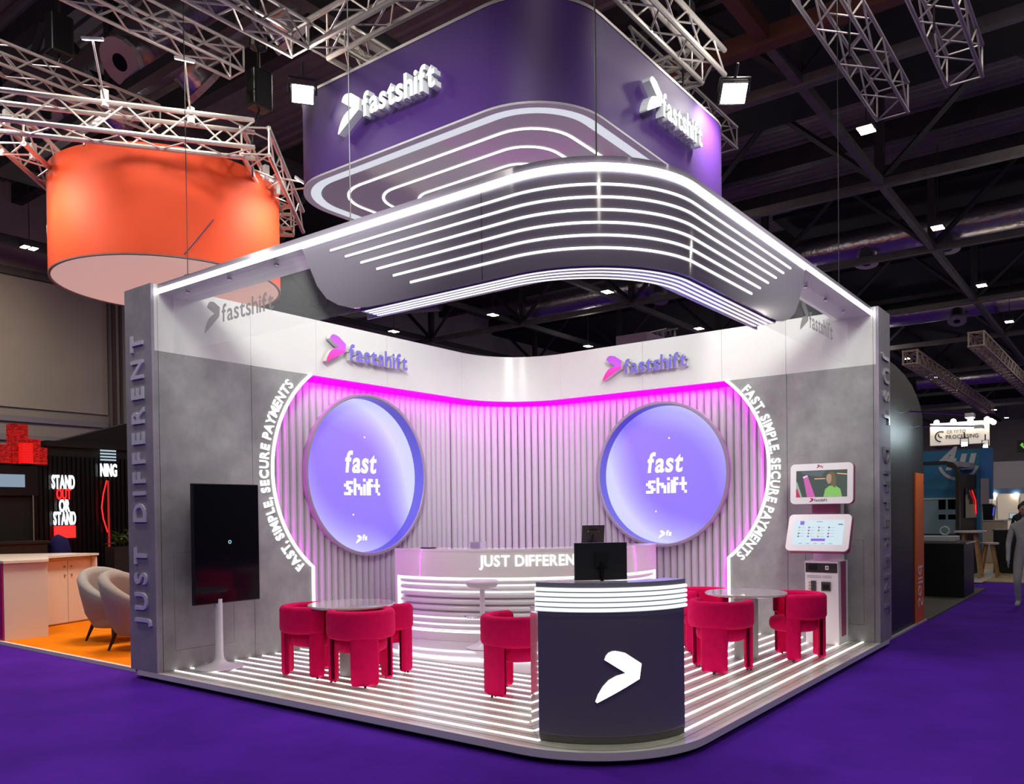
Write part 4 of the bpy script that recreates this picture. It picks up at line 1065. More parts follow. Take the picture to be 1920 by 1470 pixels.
lamps = [((6.0, -1.2, 6.6), (6.35, -.75, 7.0), 'switched on arm light tilted over the front of the orange drum, left one'),
         ((5.15, -.80, 6.6), (5.5, -.35, 7.0), 'arm light tilted over the front of the orange drum, right one'),
         ((3.3, -1.45, 6.45), (3.0, -.75, 6.45), 'arm light reaching right from the drum truss towards the purple banner'),
         ((4.0, -.9, 6.3), (3.75, -.5, 6.2), 'arm light at the right rear rim of the orange drum'),
         ((3.6, -1.2, 6.3), (3.95, -.95, 6.3), 'arm light near the right corner of the drum truss'),
         ((6.2, -2.6, 6.3), (6.62, -2.55, 6.15), 'arm light at the left rim of the orange drum'),
         ((6.5, -2.6, 6.6), (6.95, -2.2, 6.45), 'arm light at the very left edge of the picture'),
         ((4.6, -4.2, 6.4), (4.75, -3.6, 6.45), 'arm light behind the front truss above the orange drum')]
for f, h, lb in lamps: lamp_arm(lb, f, h, (dc[0] + (h[0] - dc[0]) * .7, dc[1] + (h[1] - dc[1]) * .7, 5.3))
for f, h, lb in lamps[:4] + lamps[5:7]: spot('arm_beam', h, (dc[0] + (h[0] - dc[0]) * .75, dc[1] + (h[1] - dc[1]) * .75, 5.4), 100, 110, .8, (1, .9, .75), .3)
area('drum_lamp', (dc[0], dc[1], 5.6), (dc[0], dc[1], 4.8), 10, 1.5, 1.5, (1, .85, .75))

# orange carpeted stand
oc = thing('orange_stand_floor', 'orange carpeted stand floor with a pale edge strip at left', 'carpet', (4, -5, 0))
bm = B(); box(bm, -1.0, 5.93, -12, -.64, .0, .04); obj('orange_carpet', bm, ORANGEC, oc)
bm = B(); box(bm, 5.93, 5.975, -12, -.64, .0, .045); obj('edge_strip', bm, WHITEM, oc)
op = thing('orange_partition', 'thin orange partition edge right behind the left wall end', 'partition', (3, -.61, .04))
bm = B(); box(bm, .5, 6.05, -.625, -.585, .04, 3.35); obj('panel', bm, mat('orange_panel', (.8, .12, .02), .5), op)
for l, t_ in (((4.8, -3.0, 4.7), (4.6, -3.2, 0)),): area('orange_stand_lamp', (4.6, -3.4, 4.65), (4.6, -3.6, 0), 140, 1.0, 1.0, (1, .82, .62))
# reception desk
rd = thing('reception_desk', 'white reception desk with cupboard doors on the orange carpet', 'desk', (5, -5.2, .04))
CR = mat('desk_cream', (.72, .64, .56), .4)
xy = lambda a, b, d: (a, b, d)
bm = B(); prism(bm, [(5.913, -4.464), (5.344, -4.415), (5.336, -4.505), (5.905, -4.554)], xy, .041, 1.14); obj('end_panel', bm, CR, rd)
bm = B(); prism(bm, [(5.915, -4.47), (5.935, -4.47), (5.935, -8), (5.915, -8)], xy, .041, 1.14); obj('front_panel', bm, mat('desk_pink', (.42, .01, .14), .35), rd)
dd_ = (Vector((4.0, -5.86)) - Vector((4.98, -5.50))); dl = dd_.length; dv = dd_ / dl; dn = Vector((-dv.y, dv.x)) * -1
if dn.dot(Vector((1, 1))) < 0: dn = -dn
q0 = Vector((4.98, -5.50)); dp = lambda s, o, z: (q0.x + dv.x * s + dn.x * o, q0.y + dv.y * s + dn.y * o, z)
bm = B(); prism(bm, [(0, 0), (dl, 0), (dl, -.45), (0, -.45)], dp, .05, 1.12); obj('cupboard', bm, CR, rd)
for k in range(2):
    s0 = dl * .04 + k * dl * .46
    bm = B(); prism(bm, [(s0 + .004, .001), (s0 + dl * .45, .001), (s0 + dl * .45, .018), (s0 + .004, .018)], dp, .07, 1.08); dr_ = obj('door', bm, CR, rd)
    sk = s0 + (dl * .45 - .06 if k == 0 else .07)
    for zz, nm in ((.98, 'lock'), (.84, 'knob')):
        bm = B(); tube(bm, [dp(sk, .018, zz), dp(sk, .04, zz)], .014, 8); obj(nm, bm, mat('brass', (.6, .38, .15), .3, metal=.7), dr_)
bm = B(); prism(bm, [(dl * .97, 0), (dl * 1.0, 0), (dl * 1.0, .12), (dl * .97, .12)], dp, .05, 1.12); obj('side_board', bm, CR, rd)
bm = B(); tp = [(5.93, -4.42), (5.34, -4.37)] + [dp(s, .15, 0)[:2] for s in (0, dl * .5, dl * 1.01)] + [dp(dl * 1.01, -.5, 0)[:2], (5.93, -8)]
prism(bm, tp, xy, 1.14, 1.175); obj('worktop', bm, CR, rd)

# tub armchairs
def armchair(x, y, face, label):
    t = thing('tub_armchair', label, 'armchair', (x, y, .04), 'grey tub armchairs on the orange carpet', math.radians(face))
    # a shell of rings: back high, arms falling to the front (+x is the front)
    bm = B(); n = 30; rows = []
    prof = [(0, .24, .80), (0, .30, .95), (.3, .40, 1.0), (.75, .455, 1.0), (.98, .475, .985), (1.06, .455, .96), (1.09, .41, .90), (1.07, .36, .85), (.96, .335, .80), (.6, .33, .78), (.2, .31, .72)]
    for i in range(n + 1):
        an = math.radians(52 + (360 - 104) * i / n); c = -math.cos(an)
        topz = .63 + .33 * max(0, (c + .55) / 1.55) ** 1.1
        row = []
        for h, r, k in prof:
            z = .20 + (topz - .20) * h; rr = r * (1 + .08 * max(0, c) * h)
            row.append(bm.verts.new((rr * math.cos(an) * 1.02, rr * math.sin(an), z)))
        rows.append(row)
    for A, C in zip(rows, rows[1:]):
        for k in range(len(prof) - 1): bm.faces.new((A[k], A[k + 1], C[k + 1], C[k]))
        bm.faces.new((A[-1], A[0], C[0], C[-1]))
    bm.faces.new(rows[0]); bm.faces.new(rows[-1])
    o = link('shell', mesh_from(bm, 'shell', GREYF, True, 60), t); 
    bm = B(); lathe(bm, [(.20, .20), (.34, .22), (.37, .30), (.37, .40), (.34, .445), (.2, .46)], (.07, 0), 28); link('seat', mesh_from(bm, 'seat', GREYF, True, 60), t)
    me = None
    bmb = B(); bmesh.ops.create_icosphere(bmb, subdivisions=1, radius=.013); me = mesh_from(bmb, 'button', mat('button_pale', (.55, .52, .5), .4), True)
    for j, (zz, k) in enumerate(((.82, 3), (.68, 2))):
        for i in range(k):
            an = math.radians(180 + (i - (k - 1) / 2) * 24); r = .385 if zz > .8 else .372
            link('button', me, t, (r * math.cos(an) * 1.05, r * math.sin(an) * 1.05, zz))
    for px, py in ((.24, .24), (.24, -.24), (-.22, .22), (-.22, -.22)):
        bm = B(); tube(bm, [(px, py, .23), (px * 1.3, py * 1.3, .001)], [.028, .014], 10); link('leg', mesh_from(bm, 'leg', mat('leg_dark', (.03, .018, .012), .4), True, 40), t)
armchair(4.93, -3.22, 100, 'grey buttoned tub armchair on orange carpet, fully seen beside the desk')
armchair(5.13, -2.20, 118, 'grey tub armchair on orange carpet, cut off by the left wall end')

# black stand with red neon behind the desk
YB = -10.0
bs_ = thing('black_neon_stand', 'black ribbed exhibition stand with neon lettering behind the white desk', 'exhibition stand', (3, YB - .5, 0))
BLK = mat('stand_black', (.0035, .003, .0035), .6)
bm = B(); prism(bm, [(1.0, 0), (5.2, 0), (5.2, 2.9), (3.2, 3.15), (3.0, 3.30), (1.0, 3.95)], lambda a, b, d: (a, d, b), YB - .6, YB - .08); obj('body', bm, BLK, bs_)
bm = B(); box(bm, 1.0, 2.9, YB - .6, YB + .02, 3.30, 3.42); obj('cornice', bm, BLK, bs_)
bm0 = B(); box(bm0, -.03, .03, -.03, .03, .04, 3.1); rib = mesh_from(bm0, 'rib', mat('rib_black', (.006, .003, .0035), .3))
for k in range(22): link('rib', rib, bs_, Vector((1.06 + .098 * k, YB - .05, 0)) - bs_.location)
RED = glow('neon_red', (1, .01, .01), 2.2); NWH = glow('neon_white', (.85, .95, 1), 2.6)
f_ = lambda x0, z0: (lambda x, y, d: (x0 - x, YB + .06 + d, z0 + y))
def neon(label, lines, loc):
    t = thing('neon_sign', label, 'sign', loc)
    for txt, x0, z0, w_, h_, mt in lines: lettering(txt, f_(x0, z0), w_, t, mt, None, .02, h_, bold=.03, gap=.06)
    return t
t = neon('neon words STAND OUT OR STAND above a red block on the black wall', [('STAND', 2.83, 2.41, .47, .27, NWH), ('OUT', 2.74, 2.18, .30, .22, RED), ('OR', 2.69, 1.92, .22, .24, NWH), ('STAND', 2.81, 1.64, .46, .26, NWH)], (2.6, YB + .05, 1.3))
bm = B(); prism(bm, [(2.80, 1.35), (2.36, 1.35), (2.36, 1.61), (2.80, 1.61)], lambda a, b, d: (a, d, b), YB + .05, YB + .08); obj('red_block', bm, RED, t)
t = neon('small white neon word beside the left wall end on the black wall', [('NING', 1.80, 2.70, .37, .26, NWH)], (1.6, YB + .05, 2.7))
for k in range(4):
    bm = B(); prism(bm, [(1.79, 3.04 + .068 * k), (1.44, 3.04 + .068 * k), (1.44, 3.075 + .068 * k), (1.79, 3.075 + .068 * k)], lambda a, b, d: (a, d, b), YB + .05, YB + .07); obj('dim_line', bm, glow('neon_dim', (.5, .65, .75), .55 if k > 2 else .8), t)
t = thing('neon_tube', 'bent red neon tube beside a red strip on the black wall', 'neon light', (1.7, YB + .05, 1.5))
bm = B(); tube(bm, [(1.68, YB + .1, 2.60), (1.76, YB + .1, 2.3), (1.80, YB + .1, 2.0), (1.77, YB + .1, 1.75), (1.68, YB + .1, 1.45)], .014, 8); obj('tube', bm, RED, t)
bm = B(); box(bm, 1.60, 1.64, YB + .03, YB + .05, 1.0, 2.6); obj('strip', bm, glow('neon_red_dim', (1, .01, .01), .35), t)
# glowing red tower blocks
redt = gradient('red_tower', [(0, (.6, .0, .0)), (1, (.25, 0, 0))], 'Z', 2.8, 3.8)
def tower(label, x, y, w_, z0, z1, e):
    t = thing('red_tower_block', label, 'light box', (x, y, z0))
    mt = mat('red_print_%d' % e, (.05, 0, 0), .5); nt = mt.node_tree; b = nt.nodes['Principled BSDF']
    if not nt.nodes.get('vor'):
        tc = nt.nodes.new('ShaderNodeTexCoord'); br = nt.nodes.new('ShaderNodeTexBrick'); br.name = 'vor'
        br.inputs['Scale'].default_value = 9; br.inputs['Color1'].default_value = (1, .01, .01, 1); br.inputs['Color2'].default_value = (.25, 0, 0, 1) if e < 9 else (1, .01, .01, 1); br.inputs['Mortar'].default_value = (.0, 0, 0, 1)
        sp = nt.nodes.new('ShaderNodeSeparateXYZ'); cb = nt.nodes.new('ShaderNodeCombineXYZ'); ad = nt.nodes.new('ShaderNodeMath')
        nt.links.new(tc.outputs['Object'], sp.inputs[0]); nt.links.new(sp.outputs[0], ad.inputs[0]); nt.links.new(sp.outputs[1], ad.inputs[1])
        nt.links.new(ad.outputs[0], cb.inputs[0]); nt.links.new(sp.outputs[2], cb.inputs[1]); nt.links.new(cb.outputs[0], br.inputs['Vector']); nt.links.new(br.outputs['Color'], b.inputs['Emission Color']); b.inputs['Emission Strength'].default_value = .12 * e
    bm = B(); box(bm, x - w_, x + w_, y - w_, y + w_, z0, z1); obj('block', bm, mt, t)
tower('tallest red patterned tower block on the black stand', 3.42, YB - .1, .15, 2.9, 3.72, 5)
tower('plain bright red block in front of the tallest tower', 3.36, YB + .13, .10, 2.9, 3.32, 9)
tower('red patterned block right of the tallest tower', 3.16, YB + .02, .10, 2.9, 3.42, 6)
tower('small red patterned block rightmost of the red towers', 3.0, YB + .05, .07, 2.9, 3.25, 5)
tower('red patterned block at the left picture edge', 3.78, YB + .02, .13, 2.9, 3.28, 5)
t = thing('blue_screen', 'dark screen with a pale blue glow below the red towers', 'screen', (3.7, YB + .1, 2.3))
bm = B(); box(bm, 3.1, 4.6, YB + .02, YB + .07, 2.25, 2.86); obj('casing', bm, BLACK, t)
bm = B(); box(bm, 3.36, 4.5, YB + .072, YB + .075, 2.42, 2.68); obj('glow_field', bm, glow('screen_blue', (.30, .42, .56), .7), t)
bm = B(); tube(bm, [(3.22, YB + .1, .5), (3.22, YB + .1, 2.25)], .012, 6); obj('post', bm, mat('post_grey', (.3, .28, .28), .4), t)
t = thing('dark_bench_counter', 'dark brown low counter at the left picture edge behind the desk', 'counter', (3.9, -9.2, 0))
bm = B(); box(bm, 3.35, 5.2, -9.5, -9.0, .05, 1.28); obj('body', bm, mat('dark_brown', (.016, .008, .007), .5), t)
bm = B(); box(bm, 3.3, 5.25, -9.55, -8.95, 1.28, 1.33); obj('top', bm, mat('dark_brown', (.016, .008, .007), .5), t)
t = thing('blue_chair', 'deep blue rounded chair back beside the dark counter', 'chair', (3.05, -9.0, .04))
bm = B(); tube(bm, [(3.05, -9.1, .85), (3.05, -9.1, 1.05), (3.08, -9.1, 1.32), (3.14, -9.1, 1.42)], [.17, .20, .17, .06], 14); obj('backrest', bm, mat('blue_cloth', (.006, .008, .11), .8), t, True)
bm = B(); box(bm, 2.87, 3.23, -9.2, -8.8, .82, .9, bevel=.02); obj('seat', bm, mat('blue_cloth', (.006, .008, .11), .8), t)
bm = B(); tube(bm, [(3.05, -9.0, .05), (3.05, -9.0, .85)], .03, 8); obj('stem', bm, BLACK, t)
# plant in a dark box
t = thing('planter', 'green leafy plant in a dark box behind the grey armchairs', 'plant', (1.7, -9.0, .04))
bm = B(); box(bm, 1.2, 2.1, -9.2, -8.8, .05, 1.15); obj('pot', bm, mat('pot_dark', (.012, .014, .018), .5), t)
LEAF = mat('leaf_green', (.03, .07, .015), .5)
bml = B(); vs = [bml.verts.new(c) for c in ((0, 0, 0), (.05, .10, .02), (0, .30, -.03), (-.05, .10, .02), (0, .11, -.01))]
for f in ((0, 1, 4), (1, 2, 4), (2, 3, 4), (3, 0, 4)): bml.faces.new([vs[i] for i in f])
lm = mesh_from(bml, 'leaf', LEAF)
for k in range(46):
    o = link('leaf', lm, t, Vector((1.3 + .75 * random.random(), -9.1 + .25 * random.random(), 1.14 + .25 * random.random())) - t.location, (random.uniform(-.2, .9), random.uniform(-.5, .5), random.uniform(0, 6.28)))

# ================================================================ neighbour on the right
t = thing('black_curved_stand', 'dark curved exhibition wall with an orange strip right of the stand', 'exhibition stand', (-2.3, 5.3, 0))
YR = 5.66
prof = [(-.62, .02), (-3.38, .02), (-3.38, 3.0), (-3.34, 3.18), (-3.2, 3.34), (-2.95, 3.47), (-2.6, 3.60), (-2.1, 3.70), (-1.5, 3.76), (-.62, 3.78)]
bm = B(); prism(bm, prof, lambda a, b, d: (a, d, b), 3.2, YR); obj('wall_body', bm, mat('stand_charcoal', (.022, .021, .024), .42), t)
bm = B(); prism(bm, [(-2.715, .03), (-3.29, .03), (-3.29, 2.30), (-2.715, 2.30)], lambda a, b, d: (a, d, b), YR + .001, YR + .02); so = obj('orange_strip', bm, mat('strip_orange', (.72, .13, .015), .45), t)
lettering('Solid', lambda x, y, d: (-2.86 - y, YR + .021 + d, .26 + x), .62, so, mat('strip_letter', (.72, .66, .66), .5), None, .004, .30, bold=.0)
bm = B(); box(bm, -3.4, -.62, YR, YR + .04, 0, .025); obj('floor_trim', bm, mat('trim_pale', (.45, .43, .45), .4), t)
for i, (fx, fz, hx, hz) in enumerate(((-1.9, 3.12, -3.4, 3.08), (-2.75, 2.98, -3.75, 2.98))):
    tt = thing('arm_light', ('upper' if i == 0 else 'lower') + ' slim arm light reaching out from the dark curved stand', 'spotlight', (fx, YR, fz))
    bm = B(); tube(bm, [(fx, YR, fz), (fx, YR + .10, fz + .02), (fx - .7, YR + .75, hz + .02)], .011, 6); obj('arm', bm, CHROME, tt)
    bm = B(); box(bm, fx - .80, fx - .64, YR + .70, YR + .82, hz - .02, hz + .04, bevel=.01); obj('head', bm, WHITEM, tt)
    bm = B(); box(bm, fx - .79, fx - .65, YR + .71, YR + .81, hz - .026, hz - .021); obj('lens', bm, glow('lamp_cool', (.8, .95, 1), 18), tt)
    spot('arm_beam', (fx - .6, YR + .8, hz - .05), (fx + .1, YR - .1, 2.5), 26, 100, .9, (.75, .95, 1))
# grey floor strip of that stand and black desk
bm = B(); box(bm, -9.5, -3.4, 2.0, 5.72, 0, .02); fl = obj('stand_floor', bm, mat('dark_grey_carpet', (.07, .065, .06), .9)); tag(fl, 'dark grey carpet tile floor beneath the black desk at right', 'carpet')
t = thing('black_desk', 'big black desk cabinet right of the dark curved stand', 'desk', (-7.5, 5.2, .02))
bm = B(); box(bm, -8.3, -7.1, 4.4, 5.66, .021, 1.06); obj('body', bm, mat('desk_black', (.006, .006, .007), .4), t)
bm = B(); box(bm, -8.32, -7.08, 4.36, 5.70, 1.06, 1.09); obj('top', bm, mat('desk_top', (.10, .095, .11), .15), t)
bm = B(); tube(bm, [(-7.1, 4.95, .92), (-7.06, 4.95, .92)], .02, 8); obj('lock', bm, CHROME, t)
t = thing('white_case', 'white flat case lying on the black desk', 'case', (-7.6, 5.0, 1.09))
bm = B(); box(bm, -7.9, -7.4, 4.75, 5.47, 1.091, 1.20, bevel=.02); obj('shell', bm, mat('case_white', (.42, .44, .46), .4), t)
t = thing('tape_roll', 'white tape roll standing on the white case', 'tape', (-7.7, 5.23, 1.2))
bm = B(); tube(bm, [(-7.7, 5.23 + .08 * math.cos(k * PI / 12), 1.30 + .08 * math.sin(k * PI / 12)) for k in range(24)], .018, 8, closed=True); obj('ring', bm, mat('case_white', (.42, .44, .46), .4), t, True)
t = thing('wooden_floor_patch', 'pale timber and white tile floor of a far stand at right', 'flooring', (-15, 5, 0))
bm = B(); box(bm, -21, -11.4, 3.9, 7.2, 0, .02); obj('boards', bm, mat('timber_floor', (.34, .25, .14), .5, noise=.2, nscale=5), t)
bm = B(); box(bm, -15.5, -10.9, 4.6, 5.45, .02, .024); obj('tiles', bm, mat('tile_pale', (.5, .5, .46), .35), t)
def high_table(label, x, y, h, r, leg):
    t = thing('high_table', label, 'table', (x, y, .024))
    bm = B(); lathe(bm, [(r - .02, h - .05), (r, h - .045), (r, h - .01), (r - .02, h)], (x, y), 28); obj('top', bm, mat('top_pale', (.5, .48, .46), .35), t, True, 40)
    for k in range(4):
        a_ = PI / 4 + k * PI / 2
        bm = B(); tube(bm, [(x + r * .45 * math.cos(a_), y + r * .45 * math.sin(a_), h - .05), (x + leg * math.cos(a_), y + leg * math.sin(a_), .03)], [.045, .03], 6); obj('leg', bm, WOOD, t)
high_table('high round table with splayed wooden legs behind the black desk', -12.3, 5.02, 1.19, .36, .33)
high_table('lower white topped wooden stool beside the high table', -12.9, 5.35, .88, .22, .26)
t = thing('black_cabinet', 'black cabinet block standing far right before the timber floor', 'cabinet', (-14.6, 5.5, .02))
bm = B(); box(bm, -14.9, -14.3, 5.27, 5.80, .024, 1.14); obj('body', bm, mat('desk_black', (.006, .006, .007), .4), t)
bm = B(); box(bm, -14.92, -14.28, 5.25, 5.82, 1.14, 1.17); obj('top', bm, mat('desk_top', (.10, .095, .11), .15), t)
t = thing('cream_counter', 'cream counter below the black speaker case far right', 'counter', (-19, 4.7, .02))
bm = B(); box(bm, -19.6, -18.75, 4.33, 5.02, .024, 1.33); obj('body', bm, mat('cream_far', (.50, .43, .34), .5), t)
bm = B(); box(bm, -19.65, -18.72, 4.30, 5.05, 1.33, 1.36); obj('top', bm, mat('cream_far2', (.6, .55, .48), .4), t)
t = thing('computer_tower', 'black computer tower with blue lights on the cream counter', 'computer', (-19, 4.6, 1.36))
bm = B(); prism(bm, [(4.44, 1.361), (4.70, 1.361), (4.74, 1.80), (4.67, 1.87), (4.42, 1.87)], lambda a, b, d: (d, a, b), -19.3, -18.8); obj('case', bm, BLACK, t)
bm = B(); prism(bm, [(4.70, 1.5), (4.72, 1.5), (4.745, 1.76), (4.725, 1.76)], lambda a, b, d: (d, a, b), -18.79, -18.78); obj('blue_light', bm, glow('pc_blue', (.05, .05, 1), 2), t)
t = thing('laptop', 'open laptop on the far table before the seated person', 'laptop', (-23, 4.78, 1.335))
bm = B(); box(bm, -23.2, -22.9, 4.66, 4.91, 1.335, 1.35); obj('base', bm, BLACK, t)
bm = B(); box(bm, -23.25, -23.22, 4.66, 4.91, 1.335, 1.54); sc_l = obj('lid', bm, BLACK, t)
bm = B(); box(bm, -23.219, -23.215, 4.675, 4.895, 1.36, 1.53); obj('screen', bm, glow('laptop_screen', (.5, .65, .75), .6), t)
t = thing('far_table', 'long pale table with the laptop far right', 'table', (-23, 5.7, 0))
bm = B(); box(bm, -23.5, -22.4, 4.2, 7.2, 1.29, 1.33); obj('top', bm, mat('cream_far2', (.6, .55, .48), .4), t)
for x_, y_ in ((-23.4, 4.3), (-22.5, 4.3), (-23.4, 7.1), (-22.5, 7.1)):
    bm = B(); box(bm, x_ - .03, x_ + .03, y_ - .03, y_ + .03, .0, 1.29); obj('leg', bm, WHITEM, t)

# blue stand with the ring logo, black arch in front
XB = -14.0
t = thing('blue_stand', 'blue exhibition wall with a pale 4u ring logo far right', 'exhibition stand', (XB - .2, 4.4, 0))
BLU = mat('stand_blue', (.015, .16, .30), .5)
bm = B(); box(bm, XB - .3, XB, 2.2, 5.02, 0, 3.31); obj('wall_panel', bm, BLU, t)
bm = B(); box(bm, XB - .3, XB + .02, 5.021, 5.28, 1.98, 3.32); obj('side_panel', bm, mat('stand_blue_b', (.02, .13, .36), .5), t)
bm = B(); box(bm, XB + .001, XB + .02, 3.3, 4.66, 1.06, 2.0); obj('glazed_band', bm, mat('band_aqua', (.22, .34, .38), .2), t)
bm = B(); box(bm, XB + .001, XB + .03, 3.3, 4.66, .0, 1.055); obj('navy_band', bm, mat('band_navy', (.005, .016, .06), .5), t)
for y0_, y1_, z0_, z1_ in ((4.02, 4.19, 1.72, 1.98), (4.25, 4.5, 1.72, 1.98), (4.02, 4.19, 1.45, 1.58), (4.25, 4.5, 1.45, 1.58)):
    bm = B(); box(bm, XB + .021, XB + .03, y0_, y1_, z0_, z1_); obj('dark_window', bm, BLACKG, t)
bm = B(); box(bm, XB + .021, XB + .035, 3.3, 4.66, 1.99, 2.03); obj('rail', bm, mat('rail_pale', (.5, .52, .5), .4), t)
fb = lambda a, b, d: (XB + .002 + d, a, b)
bm = B(); box(bm, XB + .03, XB + .08, 5.03, 5.22, 1.85, 2.52); obj('grey_screen', bm, mat('screen_lilac', (.30, .30, .36), .25), t)
LGO = mat('logo_pale', (.50, .52, .55), .5)
lettering('4u', lambda x, y, d: fb(3.98 + x, 2.80 + y, d), .86, t, LGO, None, .008, .56, bold=.04, shear=.25, gap=.12)
bm = B()
for k in range(26):
    t0, t1 = math.radians(195 + 150 * k / 26), math.radians(195 + 150 * (k + 1) / 26)
    prism(bm, [(4.50 + r * math.cos(a_), 2.99 + r * math.sin(a_)) for r, a_ in ((.42, t0), (.50, t0), (.50, t1), (.42, t1))], fb, .0, .008)
obj('logo_ring', bm, LGO, t)
ta = thing('black_arch', 'black rounded arch frame in front of the blue stand', 'arch', (-12.9, 4.2, 0))
def arch(pr, x0, x1, nm, mt):
    bm = B(); prism(bm, pr, lambda a, b, d: (d, a, b), x0, x1); return obj(nm, bm, mt, ta)
o_ = [(3.0, 2.95), (4.45, 2.95), (4.62, 2.90), (4.72, 2.80), (4.76, 2.62), (4.76, .02), (4.67, .02), (4.67, 2.60), (4.63, 2.75), (4.56, 2.82), (4.42, 2.86), (3.0, 2.86)]
arch(o_, -12.6, -12.45, 'front_frame', mat('arch_black', (.012, .010, .010), .4))
bm = B(); prism(bm, [(-12.6, 4.76), (-12.6, 4.70), (-13.9, 4.86), (-13.9, 4.94)], lambda a, b, d: (a, b, d), .02, 2.62); obj('side_wall', bm, mat('arch_brown', (.03, .024, .022), .5), ta)
bm = B(); prism(bm, [(-12.6, 4.45), (-12.6, 4.72), (-13.9, 4.90), (-13.9, 4.45)], lambda a, b, d: (a, b, d), 2.80, 2.93); obj('arch_roof', bm, mat('arch_pale', (.32, .33, .33), .3), ta)
bm = B(); prism(bm, [(-12.9, 4.80), (-13.75, 4.925), (-13.75, 4.955), (-12.9, 4.83)], lambda a, b, d: (a, b, d), 1.5, 2.25); ps_ = obj('poster_panel', bm, BLACKG, ta)
bm = B(); tube(bm, [(-13.3, 4.92, 2.2), (-13.6, 4.955, 1.95), (-13.65, 4.96, 1.6)], .012, 6); obj('red_neon', bm, RED, ps_)
# white far wall of a meeting stand
t = thing('white_meeting_stand', 'pale partition wall with a blue rail far right', 'exhibition stand', (-27, 7, 0))
bm = B(); box(bm, -27.3, -27, 3.2, 12, 0, 3.56); obj('wall_panel', bm, mat('far_pale', (.46, .45, .46), .6), t)
bm = B(); box(bm, -26.99, -26.9, 3.6, 12, 2.30, 2.5); obj('blue_rail', bm, mat('far_blue', (.12, .22, .42), .5), t)
bm = B(); box(bm, -26.99, -26.95, 3.7, 12, .3, 2.28); obj('lit_panel', bm, mat('far_cream', (.66, .58, .46), .6, em=(.6, .5, .38), es=.35), t)
for y_ in (3.85, 4.62, 5.6):
    bm = B(); box(bm, -26.94, -26.88, y_ - .03, y_ + .03, .3, 2.28); obj('post', bm, mat('far_white', (.7, .7, .7), .5), t)
for y_, z_ in ((3.75, 2.27), (4.5, 2.25)):
    bm = B(); box(bm, -26.9, -26.84, y_ - .07, y_ + .07, z_ - .04, z_ + .03); obj('spot_lamp', bm, glow('lamp_warm', (1, .93, .82), 26), t)
# exit sign board
t = thing('hall_sign', 'dark hall sign with a green arrow at the right picture edge', 'sign', (-30, 4.8, 4.06))
bm = B(); box(bm, -30.1, -30, 4.23, 5.4, 4.06, 4.58); obj('board', bm, mat('sign_dark', (.025, .02, .02), .5), t)
bm = B(); prism(bm, [(4.34, 4.37), (4.42, 4.46), (4.48, 4.40), (4.44, 4.36), (4.60, 4.2), (4.54, 4.15), (4.40, 4.3)], lambda a, b, d: (d, a, b), -29.99, -29.97); obj('green_arrow', bm, glow('green', (.15, .7, .05), .8), t)
# crypto processing light box
XC = -20.0
t = thing('crypto_sign', 'white hanging box sign reading CRYPTO PROCESSING with bright lamps on top', 'sign', (XC - .8, 3.4, 3.9))
CW = mat('sign_white', (.74, .70, .68), .5, em=(1, .93, .85), es=.35)
bm = B(); prism(bm, [(2.72, 3.86), (4.27, 3.86), (4.27, 4.60), (2.72, 4.60)], lambda a, b, d: (d, a, b), XC - 1.4, XC); obj('box', bm, CW, t)
bm = B(); prism(bm, [(XC + .0, 3.86), (XC - 1.4, 3.86), (XC - 1.4, 4.60), (XC, 4.60)], lambda a, b, d: (a, d, b), 4.271, 4.30); sd = obj('side_face', bm, CW, t)
bm = B(); box(bm, XC - 1.4, XC, 2.72, 4.27, 3.83, 3.858); obj('underside', bm, mat('sign_under', (.10, .07, .05), .6), t)
CL = mat('crypto_letters', (.07, .06, .05), .5)
lettering('PROCESSING', lambda x, y, d: (XC + .002 + d, 3.20 + x, 4.06 + y), .96, t, CL, None, .01, .125, bold=.012, gap=.10)
lettering('CRYPTO', lambda x, y, d: (XC + .002 + d, 3.23 + x, 4.24 + y), .56, t, mat('crypto_pale', (.30, .26, .22), .5), None, .01, .11, bold=.012, gap=.10)
for R_, w_, a0_, a1_, cx_, cz_ in ((.19, .045, 60, 270, 3.05, 4.15), (.10, .04, 150, 290, 3.06, 4.20)):
    bm = B()
    for k in range(16):
        t0, t1 = math.radians(a0_ + (a1_ - a0_) * k / 16), math.radians(a0_ + (a1_ - a0_) * (k + 1) / 16)
        prism(bm, [(cx_ + r * math.cos(q), cz_ + r * math.sin(q)) for r, q in ((R_ - w_, t0), (R_, t0), (R_, t1), (R_ - w_, t1))], lambda a, b, d: (XC + .002 + d, a, b), 0, .01)
    obj('logo_arc', bm, CL, t)
for k, (x_, y_) in enumerate(((XC + .15, 2.95), (XC + .15, 3.45), (XC + .15, 3.95), (XC + .1, 4.42), (XC - .55, 4.45), (XC - 1.15, 4.45))):
    bm = B(); bmesh.ops.create_icosphere(bm, subdivisions=2, radius=.085, matrix=Matrix.Translation((x_, y_, 4.62))); obj('lamp', bm, glow('lamp_gold', (1, .86, .6), 40), t, True)
flood('cool white flood light below the crypto sign', (-13.5, 4.72, 3.42), (5, 7.5, 1), .075, 60, (.85, .97, 1))
flood('small cool flood light on a stem above the blue stand end', (-13.5, 5.2, 3.34), (5, 9.5, 1), .055, 40, (.85, .97, 1))
# purple box sign behind the right fascia
t = thing('purple_box_sign', 'lilac hanging box peeking over the right white fascia', 'sign', (-9.5, -2.6, 6.0))
bm = B(); box(bm, -10.6, -9, -3.07, -2.12, 6.0, 6.57); obj('box', bm, mat('box_lilac', (.28, .20, .32), .6), t)

